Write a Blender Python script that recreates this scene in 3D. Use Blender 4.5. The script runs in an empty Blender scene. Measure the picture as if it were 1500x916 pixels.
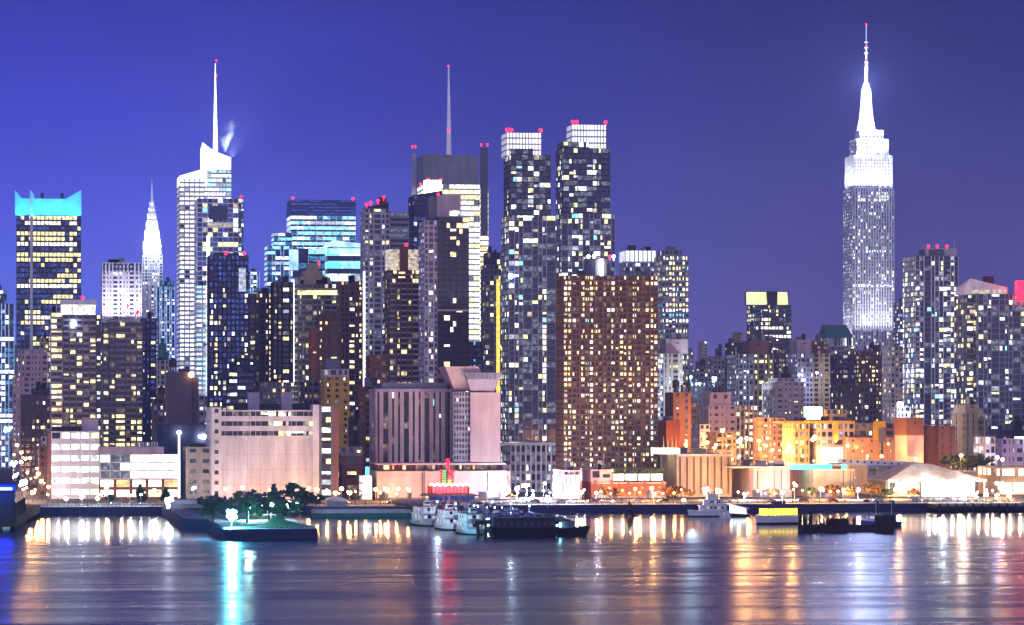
import bpy, math, random
import numpy as np

R = math.radians
sc = bpy.context.scene
col = sc.collection

# ------------------------------------------------------------------ camera
A = math.atan(740 / 4900)          # the street grid runs along +Y, the camera looks this far to the right of it
EYE = 42.0                         # standing on the cliff across the river
cam_d = bpy.data.cameras.new('camera')
cam = bpy.data.objects.new('camera', cam_d)
col.objects.link(cam)
cam.location = (0, 0, EYE)
cam.rotation_euler = (R(90), 0, -A)
cam_d.sensor_width = 36
cam_d.lens = 36 * 4900 / 1500
cam_d.shift_y = 142 / 1500
cam_d.clip_start = 1
cam_d.clip_end = 60000
sc.camera = cam

# ------------------------------------------------------------------ world: night sky over a lit city
world = bpy.data.worlds.new('World')
sc.world = world
world.use_nodes = True
nt = world.node_tree
nt.nodes.clear()


def N(tree, kind, **kw):
    n = tree.nodes.new(kind)
    for k, v in kw.items():
        setattr(n, k, v)
    return n


def lin(c):
    return tuple(((x / 255) / 12.92 if x / 255 <= .04045 else ((x / 255 + .055) / 1.055) ** 2.4) for x in c) + (1,)


def ramp(tree, stops, fac, interp='LINEAR'):
    r = N(tree, 'ShaderNodeValToRGB')
    cr = r.color_ramp
    cr.interpolation = interp
    while len(cr.elements) > 1:
        cr.elements.remove(cr.elements[-1])
    cr.elements[0].position = stops[0][0]
    cr.elements[0].color = stops[0][1]
    for p, c in stops[1:]:
        e = cr.elements.new(p)
        e.color = c
    tree.links.new(fac, r.inputs[0])
    return r.outputs[0]


def math_(tree, op, a, b=None, c=None, clamp=False):
    n = N(tree, 'ShaderNodeMath', operation=op, use_clamp=clamp)
    for i, v in enumerate((a, b, c)):
        if v is None:
            continue
        if isinstance(v, (int, float)):
            n.inputs[i].default_value = v
        else:
            tree.links.new(v, n.inputs[i])
    return n.outputs[0]


def mixc(tree, fac, a, b, mode='MIX'):
    n = N(tree, 'ShaderNodeMix', data_type='RGBA', blend_type=mode)
    for sock, v in ((n.inputs[0], fac), (n.inputs[6], a), (n.inputs[7], b)):
        if isinstance(v, (int, float, tuple)):
            sock.default_value = v
        else:
            tree.links.new(v, sock)
    return n.outputs[2]


tc = N(nt, 'ShaderNodeTexCoord')
sp = N(nt, 'ShaderNodeSeparateXYZ')
nt.links.new(tc.outputs['Generated'], sp.inputs[0])
dx, dy, dz = sp.outputs
el = math_(nt, 'MAXIMUM', dz, 0.0)
# elevation is spread so that the low 8 degrees over the roofs get most of the ramp
el_s = math_(nt, 'POWER', el, 0.5)
sq = lambda v: math.sqrt(v)
left = ramp(nt, [(0, lin((122, 140, 250))), (sq(.03), lin((112, 128, 255))), (sq(.06), lin((88, 100, 240))), (sq(.09), lin((66, 75, 210))),
                 (sq(.125), lin((50, 58, 176))), (sq(.25), lin((62, 70, 168))), (sq(.5), lin((56, 62, 150))), (1, lin((24, 27, 80)))], el_s)
right = ramp(nt, [(0, lin((108, 98, 158))), (sq(.02), lin((95, 88, 150))), (sq(.05), lin((84, 80, 148))), (sq(.09), lin((52, 52, 124))),
                  (sq(.125), lin((36, 38, 110))), (sq(.25), lin((62, 66, 150))), (sq(.5), lin((56, 62, 140))), (1, lin((24, 27, 80)))], el_s)
az = math_(nt, 'ARCTAN2', dx, dy)
az_f = N(nt, 'ShaderNodeMapRange', interpolation_type='SMOOTHSTEP')
nt.links.new(az, az_f.inputs[0])
az_f.inputs[1].default_value = A - R(10)
az_f.inputs[2].default_value = A + R(7)
east = mixc(nt, 1.0, mixc(nt, az_f.outputs[0], left, right), (.66, .66, .70, 1), 'MULTIPLY')
# the western sky behind the camera still holds the afterglow
west = ramp(nt, [(0, (.60, .49, .66, 1)), (sq(.1), (.60, .53, .78, 1)), (sq(.3), (.38, .38, .72, 1)), (sq(.6), (.10, .11, .38, 1)), (1, (.012, .014, .06, 1))], el_s)
cl_n = N(nt, 'ShaderNodeTexNoise')          # faint uneven city glow in the air
cl_n.inputs['Scale'].default_value = 9
cl_n.inputs['Detail'].default_value = 3
cl_m = N(nt, 'ShaderNodeMapping')
nt.links.new(tc.outputs['Generated'], cl_m.inputs[0])
cl_m.inputs[3].default_value = (1, 1, 3)
nt.links.new(cl_m.outputs[0], cl_n.inputs['Vector'])
east = mixc(nt, 1.0, east, ramp(nt, [(.3, (.88, .88, .9, 1)), (.7, (1.12, 1.12, 1.1, 1))], cl_n.outputs['Fac']), 'MULTIPLY')
w_f = N(nt, 'ShaderNodeMapRange', interpolation_type='SMOOTHSTEP')
nt.links.new(dy, w_f.inputs[0])
w_f.inputs[1].default_value = .35
w_f.inputs[2].default_value = -.5
skyc = mixc(nt, w_f.outputs[0], east, west)
bg = N(nt, 'ShaderNodeBackground')
nt.links.new(skyc, bg.inputs[0])
bg.inputs[1].default_value = 1.0
nish = N(nt, 'ShaderNodeTexSky', sky_type='NISHITA')
nish.sun_disc = False
nish.sun_elevation = R(-4)
nish.sun_rotation = R(200)
bg2 = N(nt, 'ShaderNodeBackground')
nt.links.new(nish.outputs[0], bg2.inputs[0])
bg2.inputs[1].default_value = 0.05
add = N(nt, 'ShaderNodeAddShader')
nt.links.new(bg.outputs[0], add.inputs[0])
nt.links.new(bg2.outputs[0], add.inputs[1])
wo = N(nt, 'ShaderNodeOutputWorld')
nt.links.new(add.outputs[0], wo.inputs[0])

# the last of the dusk light as one faint, very soft sun from the west
sun_d = bpy.data.lights.new('sun', 'SUN')
sun_d.energy = 0.10
sun_d.angle = R(20)
sun_d.color = (1, .84, .86)
sun = bpy.data.objects.new('sun', sun_d)
col.objects.link(sun)
sun.rotation_euler = (R(66), 0, R(-24))

sc.view_settings.view_transform = 'Standard'
sc.view_settings.look = 'None'
sc.view_settings.exposure = 0.6
sc.view_settings.gamma = 1
sc.view_settings.use_curve_mapping = False
cy = sc.cycles
cy.use_denoising = True
cy.use_adaptive_sampling = True
cy.adaptive_threshold = 0.02
cy.max_bounces = 6
cy.diffuse_bounces = 2
cy.glossy_bounces = 3
cy.transmission_bounces = 2
cy.volume_bounces = 0
cy.transparent_max_bounces = 8
cy.sample_clamp_indirect = 10
cy.caustics_reflective = False
cy.caustics_refractive = False

# ------------------------------------------------------------------ materials
M = {}


def principled(name):
    m = bpy.data.materials.new(name)
    m.use_nodes = True
    t = m.node_tree
    return m, t, t.nodes['Principled BSDF']


def wallmat(name, c, rough=.85, var=.18, scale=.06, metal=0, spec=.3):
    """matte surface with blotches and vertical weather streaks"""
    m, t, p = principled(name)
    g = N(t, 'ShaderNodeTexCoord')
    mp = N(t, 'ShaderNodeMapping')
    t.links.new(g.outputs['Object'], mp.inputs[0])
    mp.inputs[3].default_value = (1, 1, .22)
    n1 = N(t, 'ShaderNodeTexNoise')
    n1.inputs['Scale'].default_value = scale * 4
    n1.inputs['Detail'].default_value = 5
    t.links.new(mp.outputs[0], n1.inputs['Vector'])
    n2 = N(t, 'ShaderNodeTexNoise')
    n2.inputs['Scale'].default_value = scale * 25
    n2.inputs['Detail'].default_value = 3
    t.links.new(g.outputs['Object'], n2.inputs['Vector'])
    s = math_(t, 'ADD', math_(t, 'MULTIPLY', n1.outputs['Fac'], .7), math_(t, 'MULTIPLY', n2.outputs['Fac'], .3))
    lo = tuple(x * (1 - var) for x in c) + (1,)
    hi = tuple(min(1, x * (1 + var)) for x in c) + (1,)
    rc = ramp(t, [(.3, lo), (.7, hi)], s)
    t.links.new(rc, p.inputs['Base Color'])
    p.inputs['Roughness'].default_value = rough
    p.inputs['Metallic'].default_value = metal
    p.inputs['Specular IOR Level'].default_value = spec
    M[name] = m
    return m


def glassmat(name, c, rough=.12, glow=None, glow_s=0):
    m, t, p = principled(name)
    g = N(t, 'ShaderNodeNewGeometry')
    mp = N(t, 'ShaderNodeMapping')
    t.links.new(g.outputs['Position'], mp.inputs[0])
    n = N(t, 'ShaderNodeTexNoise')
    n.inputs['Scale'].default_value = .6
    n.inputs['Detail'].default_value = 2
    t.links.new(mp.outputs[0], n.inputs['Vector'])
    rc = ramp(t, [(.35, tuple(x * .6 for x in c) + (1,)), (.7, tuple(x * 1.5 for x in c) + (1,))], n.outputs['Fac'])
    t.links.new(rc, p.inputs['Base Color'])
    p.inputs['Roughness'].default_value = rough
    p.inputs['Specular IOR Level'].default_value = .6
    if glow:
        p.inputs['Emission Color'].default_value = glow + (1,)
        t.links.new(math_(t, 'MULTIPLY', math_(t, 'POWER', n.outputs['Fac'], 3.2), glow_s * 4), p.inputs['Emission Strength'])
        m.cycles.emission_sampling = 'NONE'
    M[name] = m
    return m


def litmat(name, c, s, var=.75, sampling='NONE', scale=.45):
    """lit glass: rooms behind it differ in brightness"""
    m, t, p = principled(name)
    p.inputs['Base Color'].default_value = (.05, .05, .05, 1)
    p.inputs['Roughness'].default_value = .3
    g = N(t, 'ShaderNodeNewGeometry')
    n = N(t, 'ShaderNodeTexNoise')
    n.inputs['Scale'].default_value = scale
    n.inputs['Detail'].default_value = 2
    t.links.new(g.outputs['Position'], n.inputs['Vector'])
    mr = N(t, 'ShaderNodeMapRange')
    t.links.new(n.outputs['Fac'], mr.inputs[0])
    mr.inputs[1].default_value = .28
    mr.inputs[2].default_value = .72
    mr.inputs[3].default_value = s * (1 - var)
    mr.inputs[4].default_value = s * (1 + var)
    p.inputs['Emission Color'].default_value = tuple(c) + (1,)
    t.links.new(mr.outputs[0], p.inputs['Emission Strength'])
    m.cycles.emission_sampling = sampling
    M[name] = m
    return m


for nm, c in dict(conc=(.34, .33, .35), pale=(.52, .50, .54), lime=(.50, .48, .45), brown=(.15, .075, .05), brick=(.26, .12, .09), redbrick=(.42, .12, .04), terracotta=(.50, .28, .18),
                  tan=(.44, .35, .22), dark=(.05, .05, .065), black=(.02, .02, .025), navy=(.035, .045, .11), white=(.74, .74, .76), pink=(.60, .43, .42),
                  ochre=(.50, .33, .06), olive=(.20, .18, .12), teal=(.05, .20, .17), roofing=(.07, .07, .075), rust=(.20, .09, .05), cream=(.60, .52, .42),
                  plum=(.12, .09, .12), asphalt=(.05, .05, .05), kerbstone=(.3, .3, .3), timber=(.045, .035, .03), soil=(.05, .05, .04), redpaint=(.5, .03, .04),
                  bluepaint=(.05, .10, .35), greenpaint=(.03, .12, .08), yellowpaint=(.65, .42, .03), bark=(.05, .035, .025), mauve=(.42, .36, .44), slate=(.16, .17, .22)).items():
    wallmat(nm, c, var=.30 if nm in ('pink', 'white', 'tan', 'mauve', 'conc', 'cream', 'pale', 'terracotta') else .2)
wallmat('steel', (.42, .44, .48), rough=.4, metal=.6, var=.08)
wallmat('chrome', (.75, .76, .8), rough=.35, metal=.7, var=.06)
wallmat('boatwhite', (.78, .78, .80), rough=.35, var=.05, spec=.5)
wallmat('carblue', (.06, .10, .28), rough=.3, var=.05, spec=.6)
wallmat('cargrey', (.25, .27, .3), rough=.3, var=.05, spec=.6)
wallmat('carwhite', (.7, .7, .72), rough=.3, var=.05, spec=.6)
wallmat('carblack', (.03, .03, .035), rough=.3, var=.05, spec=.6)
wallmat('carred', (.4, .04, .04), rough=.3, var=.05, spec=.6)
wallmat('leafgreen', (.05, .085, .03), var=.5, scale=.4)
wallmat('leafdark', (.03, .06, .04), var=.4, scale=.4)
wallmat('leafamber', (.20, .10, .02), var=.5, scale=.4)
wallmat('lawn', (.03, .05, .02), var=.4, scale=.3)
glassmat('glass', (.022, .024, .035))
glassmat('glassblue', (.02, .035, .12))
glassmat('glassviolet', (.05, .05, .10))
glassmat('dim', (.03, .03, .035), .2, (1, .78, .52), .22)
glassmat('dimcool', (.03, .03, .035), .2, (.62, .74, 1), .24)
glassmat('dimred', (.03, .02, .03), .2, (1, .08, .16), .16)
glassmat('dimblue', (.02, .03, .08), .2, (.12, .22, 1), .30)
glassmat('dimcyan', (.02, .05, .08), .2, (.1, .5, 1), .55)
for nm, c, s in (('warm', (1, .74, .36), 1.25), ('yellow', (1, .86, .36), 1.3), ('white', (1, .94, .78), 1.5), ('cool', (.80, .90, 1), 1.6), ('amber', (1, .52, .18), 1.1),
                 ('green', (.72, 1, .62), 1.2), ('cyan', (.25, .78, 1), 1.3), ('blue', (.12, .30, 1), 1.5), ('violet', (.55, .35, 1), 1.4), ('soft', (.95, .80, .62), .45),
                 ('softcool', (.7, .78, 1), .5), ('red', (1, .08, .12), 1.2)):
    litmat('lit_' + nm, c, s)
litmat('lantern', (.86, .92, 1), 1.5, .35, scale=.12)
litmat('lanternwarm', (1, .95, .72), 1.3, .3, scale=.12)
litmat('lanterngreen', (.86, 1, .42), .95, .3, scale=.12)
litmat('lanternblue', (.42, .74, 1), 1.15, .5, scale=.1)
litmat('cyanuplight', (.0, .34, 1), .62, .5, scale=.09)  # emission stands in for uneven uplighting on crown and fins
M['cyanuplight'].node_tree.nodes['Principled BSDF'].inputs['Base Color'].default_value = (.35, .75, .85, 1)
litmat('redwaterglow', (1, .0004, .0022), 70, .1, 'AUTO')  # strong red emission added to redden the water below the pavilion
litmat('cyanglow', (.10, .80, 1), 1.6, .3, scale=.06)
litmat('paleblueglow', (.38, .56, 1), .75, .4, scale=.12)  # wall piers glow by themselves: brightness put into their colour
litmat('screen', (.75, 1, .92), 4, .15, 'AUTO')
litmat('bluestrip', (.02, .03, 1), 60, .1, 'AUTO')
litmat('redsign', (1, .002, .008), 16, .1, 'AUTO')
litmat('beaconred', (1, .014, .045), 4.2, .05)
litmat('bulbwarm', (1, .72, .35), 22, .05)
litmat('bulborange', (1, .50, .12), 20, .05)
litmat('bulbwhite', (1, .95, .92), 26, .05)
litmat('bulbcyan', (.25, .85, 1), 24, .05)
litmat('bulbblue', (.45, .60, 1), 20, .05)
litmat('bulbviolet', (.55, .25, 1), 16, .05)
litmat('whiteline', (.86, .90, 1), 4, .3)
litmat('goldline', (1, .70, .10), 1.0, .4)
litmat('spireled', (.85, .92, 1), 2.6, .3)
litmat('pavred', (1, .10, .16), 1.4, .3, 'AUTO')
litmat('signgreen', (.25, .9, .25), .8, .4)
litmat('shopwhite', (.88, .97, 1), 1.9, .4, 'AUTO', .2)
litmat('shopwarm', (1, .90, .66), 1.9, .4, 'AUTO', .2)
litmat('cabinyellow', (1, .74, .04), 2.6, .3, 'AUTO', .3)


# ------------------------------------------------------------------ mesh helpers
class MB:
    def __init__(s):
        s.v, s.f, s.m = [], [], []
        s.n = 0

    def add(s, vs, fs, mi=0):
        s.v.extend(vs)
        n = s.n
        s.f.extend([tuple(i + n for i in f) for f in fs])
        s.m.extend(mi if isinstance(mi, list) else [mi] * len(fs))
        s.n += len(vs)

    def box(s, x0, x1, y0, y1, z0, z1, mi=0, bottom=True):
        f = [(0, 1, 5, 4), (1, 2, 6, 5), (2, 3, 7, 6), (3, 0, 4, 7), (4, 5, 6, 7)]
        if bottom:
            f.append((3, 2, 1, 0))
        s.add([(x0, y0, z0), (x1, y0, z0), (x1, y1, z0), (x0, y1, z0), (x0, y0, z1), (x1, y0, z1), (x1, y1, z1), (x0, y1, z1)], f, mi)

    def hexa(s, pts, mi=0):          # 8 corners, same order as box
        s.add(pts, [(0, 1, 5, 4), (1, 2, 6, 5), (2, 3, 7, 6), (3, 0, 4, 7), (4, 5, 6, 7), (3, 2, 1, 0)], mi)

    def prism(s, poly, z0, z1, mi=0):
        n = len(poly)
        zt = z1 if isinstance(z1, (list, tuple)) else [z1] * n
        vs = [(x, y, z0) for x, y in poly] + [(x, y, zt[i]) for i, (x, y) in enumerate(poly)]
        fs = [(i, (i + 1) % n, (i + 1) % n + n, i + n) for i in range(n)] + [tuple(range(n, 2 * n)), tuple(range(n - 1, -1, -1))]
        s.add(vs, fs, mi)

    def loft(s, rings, mi=0):        # rings of equal length, closed top and bottom
        n = len(rings[0])
        vs = [p for r in rings for p in r]
        fs = []
        for k in range(len(rings) - 1):
            for i in range(n):
                fs.append((k * n + i, k * n + (i + 1) % n, (k + 1) * n + (i + 1) % n, (k + 1) * n + i))
        fs.append(tuple(range((len(rings) - 1) * n, len(rings) * n)))
        fs.append(tuple(range(n - 1, -1, -1)))
        s.add(vs, fs, mi)

    def tube(s, prof, cx=0, cy=0, seg=10, mi=0):   # prof [(r, z)]
        s.loft([[(cx + max(r, .01) * math.cos(2 * math.pi * k / seg), cy + max(r, .01) * math.sin(2 * math.pi * k / seg), z) for k in range(seg)] for r, z in prof], mi)

    def ball(s, cx, cy, cz, r, seg=10, mi=0):
        s.tube([(r * math.sin(math.pi * k / 6), cz - r * math.cos(math.pi * k / 6)) for k in range(7)], cx, cy, seg, mi)

    def bar(s, a, b, r, mi=0):
        a, b = np.array(a, float), np.array(b, float)
        d = b - a
        d /= np.linalg.norm(d)
        h = np.array((0, 0, 1.)) if abs(d[2]) < .9 else np.array((1., 0, 0))
        u = np.cross(d, h)
        u /= np.linalg.norm(u)
        w = np.cross(d, u)
        ring = lambda p: [tuple(p + r * (math.cos(t) * u + math.sin(t) * w)) for t in (0, math.pi / 3, 2 * math.pi / 3, math.pi, 4 * math.pi / 3, 5 * math.pi / 3)]
        s.loft([ring(b), ring(a)], mi)

    def mesh(s, name, mats):
        me = bpy.data.meshes.new(name)
        me.from_pydata(s.v, [], s.f)
        for m in mats if isinstance(mats, (list, tuple)) else [mats]:
            me.materials.append(M[m])
        if any(s.m):
            me.polygons.foreach_set('material_index', s.m)
        me.update()
        return me

    def build(s, name, mats, parent=None, loc=(0, 0, 0)):
        return put(name, s.mesh(name, mats), parent, loc)


def put(name, me, parent=None, loc=(0, 0, 0), rz=0):
    o = bpy.data.objects.new(name, me)
    col.objects.link(o)
    o.parent = parent
    o.location = loc
    if rz:
        o.rotation_euler = (0, 0, rz)
    return o


def tag(o, label, cat, group=None):
    o['label'] = label
    o['category'] = cat
    if group:
        o['group'] = group
    return o


def thing(name, label, cat, loc=(0, 0, 0), group=None, rz=0):
    return tag(put(name, None, None, loc, rz), label, cat, group)


def struct(name, mb, mats):
    o = mb.build(name, mats)
    o['kind'] = 'structure'
    return o


def copy_tree(o, parent=None):
    c = o.copy()
    col.objects.link(c)
    c.parent = parent
    for ch in list(o.children):
        copy_tree(ch, c)
    return c


# ------------------------------------------------------------------ where things stand
def TX(px, Y):
    return Y * math.tan(A + math.atan((px - 750) / 4900))


def DD(X, Y):
    return X * math.sin(A) + Y * math.cos(A)


def TZ(py, X, Y):
    return EYE + (600 - py) / 4900 * DD(X, Y)


def YD(px, D):                     # city depth of a point at camera distance D
    return D / (math.cos(A) + math.sin(A) * math.tan(A + math.atan((px - 750) / 4900)))


G = 3.0                            # street level above the water
SHORE = 1345.0


# ------------------------------------------------------------------ facades
def S(fh=3.2, bw=3.0, pf=.3, sf=.35, pier='conc', span=None, glass='glass', dim='dim', dimp=.32, p=.25, pal=None, floorp=0, rec=.35, merge=False, pfun=None, colvar=.6, margin=.06):
    return dict(fh=fh, bw=bw, pf=pf, sf=sf, pier=pier, span=span or pier, glass=glass, dim=dim, dimp=dimp, p=p, pal=pal or RES, floorp=floorp, rec=rec, merge=merge, pfun=pfun,
                colvar=colvar, margin=margin)


RES = [('lit_warm', 4), ('lit_yellow', 3), ('lit_white', 3), ('lit_soft', 5), ('lit_cool', .8), ('lit_softcool', 1.6), ('lit_amber', .5)]
WARM = [('lit_warm', 5), ('lit_yellow', 5), ('lit_amber', 1), ('lit_soft', 2), ('lit_white', 1)]
YEL = [('lit_yellow', 6), ('lit_warm', 2), ('lit_white', 1.5)]
OFF = [('lit_white', 5), ('lit_yellow', 2), ('lit_cool', 2), ('lit_softcool', 1.5)]
COOL = [('lit_cool', 6), ('lit_white', 2), ('lit_softcool', 3)]
CYAN = [('lit_cyan', 4), ('lit_cool', 4), ('lit_softcool', 1)]
MIX = [('lit_white', 5), ('lit_yellow', 3), ('lit_cool', 2), ('lit_soft', 2), ('lit_softcool', 1.5), ('lit_cyan', .6), ('lit_blue', .15)]


def pick(rng, pal):
    t = rng.random() * sum(w for _, w in pal)
    for n, w in pal:
        t -= w
        if t <= 0:
            return n
    return pal[-1][0]


def decide(rng, st, nf, nb):
    out = {}
    colw = [max(.1, 1 + st['colvar'] * rng.gauss(0, 1)) for _ in range(nb)]
    for f in range(nf):
        seg = None
        if rng.random() < st['floorp']:
            L = max(1, int(nb * rng.uniform(.3, 1.15)))
            a = rng.randint(0, max(0, nb - L))
            seg = (a, a + L)
        c_floor = pick(rng, st['pal'])
        for b in range(nb):
            p = st['p'] * colw[b]
            if st['pfun']:
                p *= st['pfun'](f / max(1, nf), b / max(1, nb))
            if seg and seg[0] <= b < seg[1] and rng.random() < .93:
                out[f, b] = c_floor
            elif rng.random() < p:
                out[f, b] = pick(rng, st['pal'])
            elif rng.random() < st['dimp']:
                out[f, b] = 'dim'
    return out


def facade(mb, W, z0, z1, st, xf, lit, nf, nb, pat=(1,)):
    """one connected lattice: piers, spandrels and recessed panes; returns the openings"""
    bw, fh = W / nb, (z1 - z0) / nf
    us = [0.]
    wts = [pat[b % len(pat)] for b in range(nb)]
    acc, tot = 0., sum(wts)
    pier = bw * st['pf'] / 2
    for b in range(nb):
        a0, a1 = W * acc / tot, W * (acc + wts[b]) / tot
        acc += wts[b]
        p_ = min(pier, (a1 - a0) * .42)
        us += [a0 + p_, a1 - p_]
    us.append(W)
    zs = [z0]
    for f in range(nf):
        zs += [z0 + f * fh + fh * st['sf'] * .75, z0 + (f + 1) * fh - fh * st['sf'] * .25]
    zs.append(z1)
    nu, nz = len(us), len(zs)
    vs = [xf(u, 0, z) for z in zs for u in us]
    fs, ms, cells = [], [], []
    rec = st['rec']
    for j in range(nz - 1):
        for i in range(nu - 1):
            q = (j * nu + i, j * nu + i + 1, (j + 1) * nu + i + 1, (j + 1) * nu + i)
            if i % 2 and j % 2:
                k = len(vs)
                vs += [xf(us[i], rec, zs[j]), xf(us[i + 1], rec, zs[j]), xf(us[i + 1], rec, zs[j + 1]), xf(us[i], rec, zs[j + 1])]
                f, b = j // 2, i // 2
                fs.append((k, k + 1, k + 2, k + 3))
                ms.append(3 if lit.get((f, b)) == 'dim' else 2)
                for a_, b_ in ((0, 1), (1, 2), (2, 3), (3, 0)):
                    fs.append((q[a_], q[b_], k + b_, k + a_))
                    ms.append(0)
                cells.append((f, b, us[i], us[i + 1], zs[j], zs[j + 1]))
            else:
                fs.append(q)
                ms.append(1 if (i % 2 and not j % 2) else 0)
    mb.add(vs, fs, ms)
    return cells


PANES = {}


def pane_mesh(w, h, m):
    k = (round(w, 2), round(h, 2), m)
    if k not in PANES:
        b = MB()
        b.box(0, w, -.12, .02, 0, h)
        PANES[k] = b.mesh('window', m)
    return PANES[k]


ALL = []


class Bld:
    """a building: an Empty at its near left corner, the tiers of its walls, windows and roof as parts"""

    def __init__(s, name, label, x0, x1, Y, depth=28, cat='building', group=None, seed=None, cap=70):
        s.Y, s.d = Y, depth
        s.X0 = TX(x0, Y + depth if x0 > 10 else Y)
        s.X1 = TX(x1, Y)
        s.W = s.X1 - s.X0
        s.root = thing(name, label, cat, (s.X0, Y, G), group)
        s.rng = random.Random(seed if seed is not None else label)
        s.cap, s.n = cap, 0
        s.top = (0, 0, 0, 0, 0)
        s.rest = {}
        ALL.append(s)

    def u(s, px, v=0):
        return TX(px, s.Y + v) - s.X0

    def z(s, py, v=0, px=None):
        X = s.X0 + s.W / 2 if px is None else TX(px, s.Y + v)
        return TZ(py, X, s.Y + v) - G

    def lit(s, cells, place, rz, rec, lit, st):
        """panes of the lit rooms"""
        runs = []
        by = {}
        for f, b, ua, ub, za, zb in cells:
            c = lit.get((f, b))
            if not c or c == 'dim':
                continue
            if st['merge'] and runs and runs[-1][0] == f and runs[-1][1] == b - 1 and runs[-1][6] == c and ub - runs[-1][2] < 14:
                runs[-1][1], runs[-1][3] = b, ub
            else:
                runs.append([f, b, ua, ub, za, zb, c])
        mg = st['margin']
        s.rng.shuffle(runs)
        for f, b, ua, ub, za, zb, c in runs:
            w, h = ub - ua, zb - za
            if not st['merge']:
                k = s.rng.random()
                if k < .2:
                    ub = ua + w * .52
                elif k < .36:
                    ua = ua + w * .46
                elif k < .5:
                    za = za + h * s.rng.choice((.3, .5))
                elif k < .58:
                    zb = za + h * .6
            w, h = ub - ua, zb - za
            if s.n < s.cap:
                s.n += 1
                put('window', pane_mesh(w - 2 * mg, h - 2 * mg, c), s.root, place(ua + mg, rec, za + mg), rz)
            else:
                mb = s.rest.setdefault(c, [])
                mb.append((place(ua + mg, rec, za + mg), rz, w - 2 * mg, h - 2 * mg))

    def block(s, part, u0, u1, v0, v1, z0, z1, st, sides='FL', roof='roofing', lit=None):
        mb = MB()
        todo = []
        pat = s.rng.choice(((1,), (1, 1.5, 1), (1, 1, 1.7, .8), (1.4, .8), (1, .7, .7, 1.5))) if 1.8 <= st['bw'] <= 3.7 and st['p'] else (1,)
        for side in 'FLR':
            if side == 'F':
                W, xf, rz = u1 - u0, lambda u, n, z: (u0 + u, v0 + n, z), 0
            elif side == 'L':
                W, xf, rz = v1 - v0, lambda u, n, z: (u0 + n, v1 - u, z), -math.pi / 2
            else:
                W, xf, rz = v1 - v0, lambda u, n, z: (u1 - n, v0 + u, z), math.pi / 2
            if side not in sides:
                mb.add([xf(0, 0, z0), xf(W, 0, z0), xf(W, 0, z1), xf(0, 0, z1)], [(0, 1, 2, 3)], 0)
                continue
            nf, nb = max(1, round((z1 - z0) / st['fh'])), max(1, round(W / st['bw']))
            lt = decide(s.rng, st, nf, nb)
            if lit and side == 'F':
                lit(lt, nf, nb, s.rng)
            todo.append((facade(mb, W, z0, z1, st, xf, lt, nf, nb, pat), xf, rz, lt))
        mb.add([(u0, v1, z0), (u1, v1, z0), (u1, v1, z1), (u0, v1, z1)], [(1, 0, 3, 2)], 0)
        t = .4
        mb.add([(u0, v0, z1), (u1, v0, z1), (u1, v1, z1), (u0, v1, z1), (u0 + t, v0 + t, z1), (u1 - t, v0 + t, z1), (u1 - t, v1 - t, z1), (u0 + t, v1 - t, z1),
                (u0 + t, v0 + t, z1 - .5), (u1 - t, v0 + t, z1 - .5), (u1 - t, v1 - t, z1 - .5), (u0 + t, v1 - t, z1 - .5)],
               [(0, 1, 5, 4), (1, 2, 6, 5), (2, 3, 7, 6), (3, 0, 4, 7), (4, 5, 9, 8), (5, 6, 10, 9), (6, 7, 11, 10), (7, 4, 8, 11), (8, 9, 10, 11)], [0] * 8 + [4])
        if z1 > s.top[0]:
            s.top = (z1, u0, u1, v0, v1)
        o = mb.build(part, [st['pier'], st['span'], st['glass'], st['dim'], roof], s.root)
        for cells, xf, rz, lt in todo:
            s.lit(cells, xf, rz, st['rec'], lt, st)
        return o

    def tier(s, part, x0, x1, y0, y1, st, v0=0, v1=None, sides='FL', lit=None):
        """block given by its outline in the view: x0..x1 on its front plane, y0 top, y1 bottom (None: street)"""
        return s.block(part, s.u(x0, v0), s.u(x1, v0), v0, s.d if v1 is None else v1, 0 if y1 is None else s.z(y1, v0), s.z(y0, v0), st, sides, lit=lit)

    def full(s, y0, st, y1=None, part='wall', sides='FL', lit=None):
        return s.block(part, 0, s.W, 0, s.d, 0 if y1 is None else s.z(y1), s.z(y0), st, sides, lit=lit)

    def plain(s, part, x0, x1, y0, y1, mat, v0=2, v1=None, extra=None):
        b = MB()
        b.box(s.u(x0, v0), s.u(x1, v0), v0, (v1 if v1 is not None else s.d - 2), s.z(y1, v0), s.z(y0, v0))
        return b.build(part, mat, s.root)

    def beacon(s, px, py, v=1, r=1.3, mat='beaconred'):
        b = MB()
        r *= .85
        x, z = s.u(px, v), s.z(py, v)
        b.ball(0, 0, 0, r)
        b.tube([(.25, -r * 2.4), (.25, -r * .6)])
        return b.build('beacon', mat, s.root, (x, v, z))

    def mast(s, px, y0, y1, r=.35, v=8, mat='steel', part='mast'):
        b = MB()
        z0, z1 = s.z(y1, v), s.z(y0, v)
        b.tube([(r * 1.6, z0), (r, z0 + (z1 - z0) * .5), (r * .4, z1)], s.u(px, v), v, 8)
        return b.build(part, mat, s.root)

    def plant(s, n=3, zt=None, mat='conc', hmax=4.5, u0=None, u1=None):
        """bulkheads, fans and a tank on the roof"""
        z = zt
        u0 = 1 if u0 is None else u0
        u1 = s.W - 1 if u1 is None else u1
        for k in range(n):
            w = s.rng.uniform(2, max(2.5, (u1 - u0) * .3))
            a = s.rng.uniform(u0, max(u0 + .1, u1 - w))
            v = s.rng.uniform(1.5, max(2, s.d - 6))
            h = s.rng.uniform(1.6, hmax)
            b = MB()
            b.box(a, a + w, v, v + s.rng.uniform(2.5, 5), z - .6, z + h)
            b.box(a - .2, a + w + .2, v - .2, v + 5.2, z + h, z + h + .3)
            b.build('rooftop_housing', mat if k % 2 == 0 else 'slate', s.root)

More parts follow.
